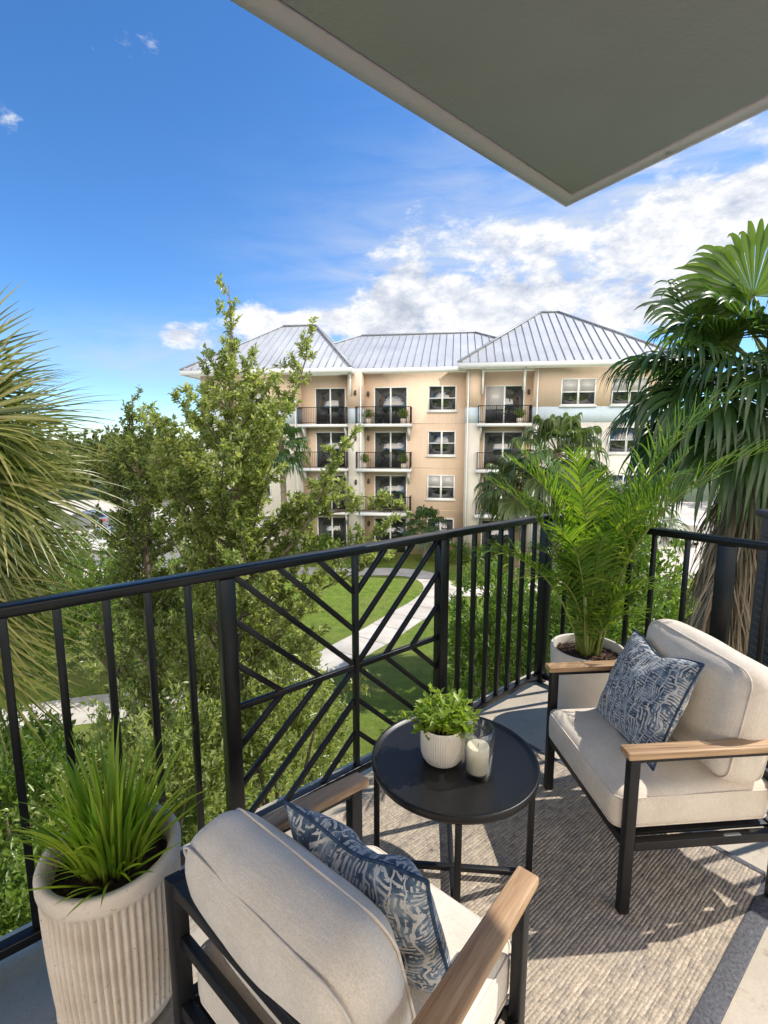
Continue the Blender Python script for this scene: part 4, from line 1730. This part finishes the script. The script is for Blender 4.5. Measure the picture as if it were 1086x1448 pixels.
def trunk_palm(root, pts, r, seed, skirt=None):
    rs = np.random.default_rng(seed)
    P = np.array(pts, float)
    n = 40
    t = np.linspace(0, 1, n)
    tt = np.linspace(0, 1, len(P))
    Q = np.stack([np.interp(t, tt, P[:, i]) for i in range(3)], -1)
    mb = MB()
    mb.tube(Q, r * (1 + .06 * np.sin(t * 120)) * (1.1 - .15 * t), 14)
    mb.build('trunk', M['palm_bark'], root, smooth=True)


def dead_skirt(root, pts, r, n, seed, L=(.6, 1.3)):
    """brown leaves hanging close against the trunk"""
    rs = np.random.default_rng(seed)
    P0 = np.array(pts, float)
    mb = MB()
    for c in range(n):
        f = rs.uniform(0, 1)
        i = min(int(f * (len(P0) - 1)), len(P0) - 2)
        p = P0[i] + (P0[i + 1] - P0[i]) * (f * (len(P0) - 1) - i)
        a = rs.uniform(0, 2 * PI)
        m = 22
        k = 8
        q = np.linspace(0, 1, k)
        aa = a + rs.normal(size=m) * .30
        out = np.stack([np.cos(aa), np.sin(aa), np.zeros(m)], -1)
        ln = rs.uniform(*L) * rs.uniform(.7, 1.1, m)
        s0 = r * .9
        flare = rs.uniform(.10, .34) + rs.normal(size=m) * .05
        Pt = p + out[:, None] * (s0 + flare[:, None] * np.sin(np.clip(q * 1.7, 0, PI * .75))[None])[..., None] - ZU * (ln[:, None] * q ** 1.25)[..., None]
        Pt = Pt + (rs.normal(size=(m, 1, 3)) * .09) * (q ** 2)[None, :, None]
        sd = np.stack([-np.sin(aa), np.cos(aa), np.zeros(m)], -1)
        S = np.repeat(unit(sd + rs.normal(size=(m, 3)) * .4)[:, None], k, 1)
        W = .030 * (np.clip(q * 3, .5, 1) * (1 - q ** 2.4) + .05)[None] * rs.uniform(.7, 1.3, (m, 1))
        T = unit(np.gradient(Pt, axis=1))
        mb.ribbons(Pt, W, S, np.cross(S, T), .4, 0)
    mb.build('dead_leaves', M['palm_dead'], root, smooth=True)


# the big fan palm on the right
PR = np.array([4.90, 6.35, G])
hubz = 2.25 - G
pr_ = veg('fan_palm', tuple(PR), 'dark green fan palm with a brown dead leaf skirt right of the corner planter', 'palm tree', 'fan palms')
trunk_palm(pr_, [(-.85, -.3, 0), (-.75, -.3, hubz * .5), (-.5, -.2, hubz * .78), (0, 0, hubz)], .15, 1)
hub = np.array([0, 0, hubz])
fronds = [  # azimuth (0 = +x, 90 = away), elevation, petiole, radius, spread deg, droop, facing
    (165, 68, 1.35, 1.15, 260, .13, (-.55, -.9, .45)), (196, 50, 1.10, 1.0, 250, .12, (-.2, -.5, 1)), (150, 66, 1.0, .95, 240, .14, None),
    (188, 36, 1.0, 1.0, 220, .18, None), (212, 24, 1.05, 1.0, 220, .20, None), (184, 22, 1.35, 1.05, 220, .22, None), (176, 46, 1.3, 1.0, 230, .16, (-.3, -.7, .8)), (170, 28, 1.15, .98, 220, .20, None),
    (182, 8, 1.05, 1.08, 220, .24, None), (204, 2, 1.15, 1.08, 230, .26, (-.3, -.6, 1)), (226, 8, 1.0, 1.08, 230, .24, (-.1, -.6, 1)), (160, 2, 1.1, 1.0, 220, .26, None),
    (192, -20, 1.0, 1.05, 220, .28, (-.5, -.4, 1)), (215, -24, 1.05, 1.1, 230, .28, (-.4, -.8, 1)), (238, -18, .95, 1.1, 230, .28, (-.1, -1, .8)), (172, -24, 1.0, 1.0, 220, .3, None),
    (250, 12, .95, 1.0, 230, .24, (0, -.7, 1)), (270, 30, .9, 1.0, 230, .22, (0, -1, .8)), (232, 40, 1.0, 1.0, 240, .15, (-.2, -1, .5)), (290, 5, .9, 1.0, 220, .25, None),
    (320, 25, .9, .9, 200, .25, None), (0, 20, .9, .9, 200, .25, None), (40, 30, .95, .9, 200, .25, None), (80, 25, .95, .9, 200, .25, None),
    (115, 20, 1.0, .9, 200, .25, None), (130, 0, 1.0, .9, 200, .3, None), (260, -25, .95, 1.05, 220, .3, (0, -1, .7))]
rs = np.random.default_rng(77)
for i, (a, e, lp, R, sp, dro, fu) in enumerate(fronds):
    a, e = R_(a + rs.normal() * 3), R_(e + rs.normal() * 3)
    d = (math.cos(a) * math.cos(e), math.sin(a) * math.cos(e), math.sin(e))
    fan_frond(pr_, hub + rs.normal(size=3) * .05, d, lp, R * 1.08, 48, R_(sp), dro, 'palm_bright' if i in (0, 2, 3, 16) else 'palm_dark', 300 + i, fu, .22, tipdroop=dro * .9)
dead_skirt(pr_, [(-.2, -.08, hubz - .8), (-.5, -.2, hubz * .78), (-.68, -.26, hubz * .60)], .19, 74, 7, (.7, 1.6))

# the palm on the left, close to the railing
PLf = np.array([-4.58, 4.78, G])
pl_ = veg('fan_palm', tuple(PLf), 'olive green fan palm with long drooping leaf tips at the left edge', 'palm tree', 'fan palms')
hz2 = 1.62 - G
trunk_palm(pl_, [(-.1, .1, 0), (0, 0, hz2 * .5), (0, 0, hz2)], .17, 2)
hub = np.array([0, 0, hz2])
FC = (.15, -1, .35)
fr2 = [(8, 56, .85, 1.02, 170, .05, FC), (-4, 38, .80, 1.02, 160, .07, FC), (14, 26, .85, 1.05, 160, .08, (.1, -.5, 1)), (-10, 16, .75, 1.05, 160, .10, FC),
       (6, 6, .80, 1.08, 160, .10, (.1, -.4, 1)), (-14, -6, .75, 1.08, 160, .12, FC), (10, -14, .80, 1.08, 160, .12, (.2, -.5, 1)), (-8, -24, .75, 1.10, 160, .13, FC),
       (-26, -30, .7, 1.10, 150, .14, (.3, -.8, .6)), (6, -38, .75, 1.12, 150, .13, FC), (-16, -50, .7, 1.12, 140, .12, FC), (12, -56, .75, 1.10, 140, .10, FC), (-2, -66, .7, 1.1, 130, .08, FC), (4, -72, 1.1, 1.1, 130, .06, FC), (-14, -62, 1.1, 1.1, 130, .06, (.3, -.8, .4)), (12, -50, 1.05, 1.05, 130, .08, FC), (2, -76, 1.6, 1.1, 130, .05, FC), (16, -68, 1.5, 1.1, 130, .06, FC), (-6, -70, 1.9, 1.1, 120, .05, FC),
       (-30, 10, .7, 1.02, 150, .12, (.3, -.6, 1)), (28, 40, .8, 1.0, 150, .1, None), (60, 30, .6, 1.0, 150, .2, None), (100, 10, .6, 1.0, 150, .2, None), (150, 20, .6, 1.0, 150, .2, None), (200, 10, .6, 1.0, 150, .2, None),
       (250, 20, .6, 1.0, 150, .2, None), (300, 10, .6, 1.05, 150, .2, None), (40, 0, .6, 1.05, 150, .2, None), (-55, -25, .6, 1.1, 140, .2, None), (0, 75, .8, 1.0, 170, .1, None)]
for i, (a, e, lp, R, sp, dro, fu) in enumerate(fr2):
    a, e = R_(a + rs.normal() * 3), R_(e + rs.normal() * 3)
    d = (math.cos(a) * math.cos(e), math.sin(a) * math.cos(e), math.sin(e))
    fan_frond(pl_, hub + rs.normal(size=3) * .05, d, lp, R * 1.09, 36, R_(sp), dro * .7, 'palm_olive', 400 + i, fu, .12, tipdroop=dro * .5, united=.34, wide=1.25)
dead_skirt(pl_, [(0, 0, hz2 - .3), (0, 0, hz2 * .72)], .16, 14, 8, (.7, 1.3))


def small_palm(x, y, hz, R, n, mat, seed, label, skirt=False):
    r = veg('fan_palm', (x, y, G), label, 'palm tree', 'fan palms')
    trunk_palm(r, [(0, 0, 0), (.05, 0, hz * .5), (0, 0, hz)], .16, seed)
    rs = np.random.default_rng(seed)
    for i in range(n):
        a = i * 2.39996 + rs.normal() * .2
        e = R_(75 - 120 * i / (n - 1)) + rs.normal() * .08
        d = (math.cos(a) * math.cos(e), math.sin(a) * math.cos(e), math.sin(e))
        fan_frond(r, np.array([0, 0, hz]), d, R * .55, R * .62, 26, R_(220), .28, mat, seed * 50 + i, None, .3)
    if skirt: dead_skirt(r, [(0, 0, hz - .2), (0, 0, hz * .7)], .16, 16, seed)


small_palm(5.7, 16.5, 1.15 - G, 1.75, 24, 'palm_mid', 61, 'grey green fan palm behind the feathery potted palm')
small_palm(4.6, 17.2, .0 - G, 1.5, 20, 'palm_mid', 62, 'lower grey green fan palm in front of the right hand balcony stack')
small_palm(7.6, 15.0, -.6 - G, 1.6, 18, 'palm_mid', 65, 'fan palm low behind the dark palm leaves on the right', True)
small_palm(-5.6, 27.5, 1.3 - G, 1.7, 22, 'palm_dark', 63, 'fan palm against the cream wall of the opposite building behind the slender tree')
small_palm(2.55, 30.6, -3.6 - G, 1.5, 18, 'palm_dark', 64, 'short dark palm under the small white windows of the opposite building')


# -------------------------------------------------- dark cabinet at the edge
cb = empty('utility_cabinet', (3.02, 3.12, G), R_(-8), 'tall dark navy louvred metal cabinet past the railing at the right edge', 'cabinet')
mb = MB()
mb.box((0, 0, 3.57), (.8, .62, 7.14))
mb.build('body', M['cabinet'], cb, bevel=.01)
mb = MB()
mb.box((0, 0, 7.162), (.86, .68, .044))
mb.build('lid', M['cabinet'], cb, bevel=.008)
mb = MB()
for k in range(34):
    mb.box((-.405, 0, 5.1 + k * .058), (.014, .50, .018), ry(R_(30)))
    mb.box((0, -.315, 5.1 + k * .058), (.66, .014, .018), rx(R_(-30)))
mb.build('louvre', M['cabinet'], cb)


GBP = 'things on the opposite balconies'
rs = np.random.default_rng(12)
for s_, k, lab in ((-3.6, 0, 'tall plant pot on the top patterned balcony of the opposite building'), (-1.35, 0, 'round plant pot at the right end of the top patterned balcony'),
                   (-3.9, 1, 'small plant on the middle patterned balcony of the opposite building'), (-1.3, 1, 'plant at the right end of the middle patterned balcony'), (5.9, 0, 'plant beside the blind door of the top right balcony')):
    p = B0 + BE * s_ + BB * -.75
    r = veg('balcony_plant', (p[0], p[1], FL[k] - .02), lab, 'potted plant', GBP)
    mb = MB()
    mb.lathe([(.12, 0), (.17, .04), (.19, .32), (.18, .34), (.16, .30), (.001, .29)], 18)
    mb.build('pot', M['stone'], r, smooth=True)
    n = 260
    ph, a = rs.uniform(0, 1.5, n), rs.uniform(0, 6.28, n)
    q = rs.uniform(.2, 1, n)
    D = np.stack([np.sin(ph) * np.cos(a), np.sin(ph) * np.sin(a), np.cos(ph) + .4], -1)
    mb = MB()
    P = D * (q * .38)[:, None] + ZU * .34
    L = rs.uniform(.08, .2, n)
    mb.leaves(P, D, ZU + rs.normal(size=(n, 3)) * .5, L, L * .4)
    mb.build('foliage', M['shrub'], r)
for s_, k, lab in ((-6.6, 0, 'dark chair on the top far left balcony of the opposite building'), (-2.4, 2, 'dark chair on the lowest patterned balcony'), (-2.9, 0, 'dark chair on the top patterned balcony between two plants')):
    p = B0 + BE * s_ + BB * -.6
    r = empty('balcony_chair', (p[0], p[1], FL[k] - .02), -PSI + .3, lab, 'chair', GBP)
    mb = MB()
    mb.box((0, 0, .42), (.5, .48, .04))
    mb.build('seat', M['furn_dark'], r)
    mb = MB()
    mb.box((0, .24, .68), (.5, .04, .5))
    mb.build('backrest', M['furn_dark'], r)
    for x in (-.22, .22):
        for y in (-.21, .21):
            mb = MB()
            mb.box((x, y, .2), (.035, .035, .4))
            mb.build('leg', M['furn_dark'], r)


# ------------------------------------------------------------------- cars
def car(loc, rz, paint, label, suv=True):
    c = empty('parked_car', loc, rz, label, 'car', 'cars in the parking lot')
    L, W = 4.6, 1.82
    H = 1.70 if suv else 1.45
    lo = [(-2.28, .45), (-2.25, .85), (-2.15, 1.0), (2.2, 1.0), (2.28, .8), (2.28, .45), (2.1, .32), (-2.1, .32)]
    if suv:
        gh = [(-2.1, 1.0), (-1.95, H - .08), (-1.7, H), (.55, H), (.8, H - .06), (1.45, 1.0)]
    else:
        gh = [(-1.9, 1.0), (-1.1, H - .05), (-.8, H), (.4, H), (.7, H - .07), (1.5, 1.0)]
    def ext(poly, w, mat, name, inset=0):
        n = len(poly)
        mb = MB()
        v = [(x, -w / 2, z) for x, z in poly] + [(x, w / 2, z) for x, z in poly]
        mb.add(v, np.array([[i, n + i, n + (i + 1) % n, (i + 1) % n] for i in range(n)]))
        k = 0
        mb.F.append((np.array([list(range(n))]), 0))
        mb.F.append((np.array([list(range(2 * n - 1, n - 1, -1))]), 0))
        return mb.build(name, mat, c, bevel=.05, seg=3)
    # nose falls away
    lo2 = [(-2.28, .45), (-2.25, .95), (-2.1, 1.02), (1.2, 1.02), (2.1, .90), (2.28, .70), (2.28, .42), (2.1, .30), (-2.1, .30)]
    ext(lo2, W, paint, 'body')
    ext(gh, W - .24, paint, 'cabin')
    # glass as slim panels just proud of the cabin
    def pane(pts, name='window'):
        mb = MB()
        mb.add(pts, [list(range(len(pts)))])
        mb.build(name, M['glass_dark'], c)
    y = (W - .24) / 2 + .006
    a, b = (-1.75, .98)
    for sg in (-1, 1):
        pane([(-1.85, sg * y, 1.06), (-1.72, sg * y, H - .14), (-.55, sg * y, H - .14), (-.55, sg * y, 1.06)])
        pane([(-.45, sg * y, 1.06), (-.45, sg * y, H - .14), (.45, sg * y, H - .14), (1.1, sg * y, 1.06)])
    def along(p, q, w, off):
        (x0, z0), (x1, z1) = p, q
        nx, nz = (z1 - z0), -(x1 - x0)
        l = math.hypot(nx, nz)
        nx, nz = nx / l * off, nz / l * off
        f0, f1 = .12, .88
        A = (x0 + (x1 - x0) * f0 + nx, z0 + (z1 - z0) * f0 + nz)
        B = (x0 + (x1 - x0) * f1 + nx, z0 + (z1 - z0) * f1 + nz)
        pane([(A[0], -w, A[1]), (A[0], w, A[1]), (B[0], w, B[1]), (B[0], -w, B[1])], 'windscreen')
    along(gh[0], gh[1], .66, -.008)
    along(gh[-1], gh[-2], .66, .008)
    for sx in (-1.4, 1.42):
        for sg in (-1, 1):
            mb = MB()
            yy = sg * (W / 2 - .10)
            mb.tube([(sx, yy - .11, .34), (sx, yy + .11, .34)], .34, 20)
            w = mb.build('wheel', M['rubber'], c)
            mb = MB()
            mb.tube([(sx, yy + sg * .10, .34), (sx, yy + sg * .118, .34)], .21, 16)
            mb.build('rim', M['white'], w)
    for sg in (-1, 1):
        mb = MB()
        mb.box((-2.262, sg * .72, .86), (.05, .26, .20))
        mb.build('tail_lamp', M['redlamp'], c, bevel=.02)
        mb = MB()
        mb.box((2.2, sg * .66, .76), (.14, .36, .13))
        mb.build('headlight', M['white'], c, bevel=.02)
    return c


car((-18.9, 33.6, G + .01), R_(155), M['carpaint'], 'white sport utility car with a red tail lamp parked beside the left palm leaves', True)
car((-15.2, 36.5, G + .01), R_(150), M['carpaint'], 'white low car half hidden behind the shorter dark tree', False)
car((-26.0, 43.5, G + .01), R_(165), M['carpaint_grey'], 'dark grey car far back in the pale parking lot', False)
car((22.5, 37.5, G + .01), R_(75), M['carpaint'], 'white car on the driveway between the palm trunk and the dead skirt', True)

# ================================================================ lighting
SUN_AZ, SUN_EL = R_(73), R_(50)
S = Vector((math.sin(SUN_AZ) * math.cos(SUN_EL), math.cos(SUN_AZ) * math.cos(SUN_EL), math.sin(SUN_EL)))
sl = bpy.data.lights.new('sun', 'SUN')
sl.energy = 3.2
sl.angle = R_(.5)
sl.color = (1.0, .95, .87)
so = bpy.data.objects.new('sun', sl)
so.rotation_euler = S.to_track_quat('Z', 'Y').to_euler()
COL.objects.link(so)

w = bpy.data.worlds.new('World')
scene.world = w
w.use_nodes = True


class WT(NT):
    def __init__(s, tree):
        s.t = tree
        s.t.nodes.clear()
        s.out = s.t.nodes.new('ShaderNodeOutputWorld')


t = WT(w.node_tree)
sky = t.n('TexSky', sky_type='NISHITA')
sky.sun_disc = False
sky.sun_elevation = SUN_EL
sky.sun_rotation = SUN_AZ
sky.altitude = 600
sky.air_density = .85
sky.dust_density = .1
sky.ozone_density = 3.0
SKY_STR = .127
dirv = t.n('TexCoord').outputs['Generated']
sp = t.n('SeparateXYZ')
t.put(sp.inputs[0], dirv)
X, Y, Z = sp.outputs
DEG = 180 / PI
azn = t.math('MULTIPLY', t.math('ARCTAN2', X, Y), DEG)
eln = t.math('MULTIPLY', t.math('ARCSINE', Z), DEG)


def blob(a, e, sa, se, wgt):
    da = t.math('DIVIDE', t.math('SUBTRACT', azn, a), sa)
    de = t.math('DIVIDE', t.math('SUBTRACT', eln, e), se)
    r2 = t.math('ADD', t.math('MULTIPLY', da, da), t.math('MULTIPLY', de, de))
    return t.math('MULTIPLY', t.math('EXPONENT', t.math('MULTIPLY', r2, -1.0)), wgt)


def total(bl):
    acc = None
    for b in bl:
        v = blob(*b)
        acc = v if acc is None else t.math('ADD', acc, v)
    return acc


cum = total([(20, 14.0, 13, 6.0, .70), (15, 20.2, 4.5, 2.4, .66), (29, 19.5, 6, 3.4, .62), (4.5, 20.5, 6, 2.8, .50), (1.5, 15.2, 4.8, 3.6, .92), (-6, 12.5, 6, 2.4, .62), (10, 15, 6, 3, .35),
             (9, 11, 12, 3.0, .55), (-14.5, 12.3, 4.0, 2.4, .92), (-21.5, 10.8, 3.2, 1.9, 1.0), (-34.6, 25.4, 1.5, 2.0, .85), (-24.7, 24.6, 1.5, .7, .62), (-28, 18, 16, 7, -.6),
             (40, 22, 12, 9, .6), (62, 18, 15, 9, .55)])
behind = t.math('MULTIPLY', t.math('MULTIPLY_ADD', Y, -1.6, -.1, clamp=True), 1.0)  # unseen cloud bank added behind the camera to light the shaded sides
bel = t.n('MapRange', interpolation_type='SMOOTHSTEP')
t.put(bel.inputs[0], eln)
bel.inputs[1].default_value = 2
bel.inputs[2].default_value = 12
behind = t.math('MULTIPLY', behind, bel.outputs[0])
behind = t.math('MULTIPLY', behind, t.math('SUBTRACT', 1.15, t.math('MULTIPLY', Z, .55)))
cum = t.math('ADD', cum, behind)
# perspective-stretched noise so the clouds flatten towards the horizon
mp = t.n('Mapping')
t.put(mp.inputs[0], dirv)
mp.inputs['Scale'].default_value = (1, 1, 1.9)
n1 = t.noise(mp.outputs[0], 7.5, 11, .66, .15)
mp2 = t.n('Mapping')
t.put(mp2.inputs[0], dirv)
mp2.inputs['Scale'].default_value = (1, 1, 1.9)
mp2.inputs['Location'].default_value = (-.020, -.012, -.045)
n2 = t.noise(mp2.outputs[0], 7.5, 11, .66, .15)
dens = t.math('ADD', cum, t.math('MULTIPLY', t.math('SUBTRACT', n1, .5), 2.3))
cov = t.n('MapRange', interpolation_type='SMOOTHSTEP')
t.put(cov.inputs[0], dens)
cov.inputs[1].default_value = .36
cov.inputs[2].default_value = .80
# thin high veil
veilb = total([(22, 21, 20, 8, .95), (4, 15, 16, 7, .62), (-22, 8.5, 13, 2.8, .70), (30, 30, 16, 8, .35), (60, 25, 25, 18, .4)])
mp3 = t.n('Mapping')
t.put(mp3.inputs[0], dirv)
mp3.inputs['Scale'].default_value = (1.0, 1.6, 5.0)
mp3.inputs['Rotation'].default_value = (0, R_(18), 0)
n3 = t.noise(mp3.outputs[0], 4.0, 7, .6, .6)
veil = t.math('MULTIPLY', veilb, t.math('MULTIPLY_ADD', t.math('SUBTRACT', n3, .35), 2.6, .25, clamp=True), clamp=True)
lit = t.math('MULTIPLY_ADD', t.math('SUBTRACT', n1, n2), 3.4, .60, clamp=True)
core = t.n('MapRange', interpolation_type='SMOOTHSTEP')
t.put(core.inputs[0], dens)
core.inputs[1].default_value = .8
core.inputs[2].default_value = 1.9
shade = t.math('SUBTRACT', lit, t.math('MULTIPLY', core.outputs[0], .25), clamp=True)
CL = .64
ccol = t.ramp(shade, [(.0, (.50 * CL, .55 * CL, .66 * CL)), (.45, (.74 * CL, .78 * CL, .86 * CL)), (.85, (1.0 * CL, 1.0 * CL, 1.0 * CL))])
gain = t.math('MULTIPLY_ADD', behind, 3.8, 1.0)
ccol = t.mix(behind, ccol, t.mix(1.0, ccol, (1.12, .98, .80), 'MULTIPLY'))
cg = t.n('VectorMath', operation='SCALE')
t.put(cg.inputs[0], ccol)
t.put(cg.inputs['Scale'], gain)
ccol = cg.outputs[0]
hs = t.n('HueSaturation')
hs.inputs['Saturation'].default_value = 1.14
t.put(hs.inputs['Color'], t.mix(1.0, sky.outputs[0], (.86, .97, 1.08), 'MULTIPLY'))
skyc = t.n('VectorMath', operation='SCALE')
t.put(skyc.inputs[0], hs.outputs[0])
skyc.inputs['Scale'].default_value = SKY_STR
vc = t.mix(veil, skyc.outputs[0], (.40, .455, .55))
# the added clouds behind the camera are brightened and warmed as shade fill
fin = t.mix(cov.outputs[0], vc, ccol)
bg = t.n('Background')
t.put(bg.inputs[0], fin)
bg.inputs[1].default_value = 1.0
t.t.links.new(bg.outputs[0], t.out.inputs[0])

# ================================================================== camera
cam = bpy.data.cameras.new('camera')
co = bpy.data.objects.new('camera', cam)
COL.objects.link(co)
co.location = (0, 0, 1.57)
co.rotation_euler = (PI / 2 - math.atan(102 / 705), 0, 0)
cam.sensor_fit = 'HORIZONTAL'
cam.sensor_width = 36
cam.lens = 36 * 705 / 1086
cam.clip_start = .02
cam.clip_end = 3000
scene.camera = co
scene.render.resolution_x, scene.render.resolution_y = 768, 1024
vs = scene.view_settings
vs.view_transform = 'Standard'
vs.look = 'None'
vs.exposure = 0.74
vs.gamma = 1
scene.cycles.max_bounces = 8
scene.cycles.transparent_max_bounces = 12
scene.cycles.use_denoising = True
print('leaves', NL)
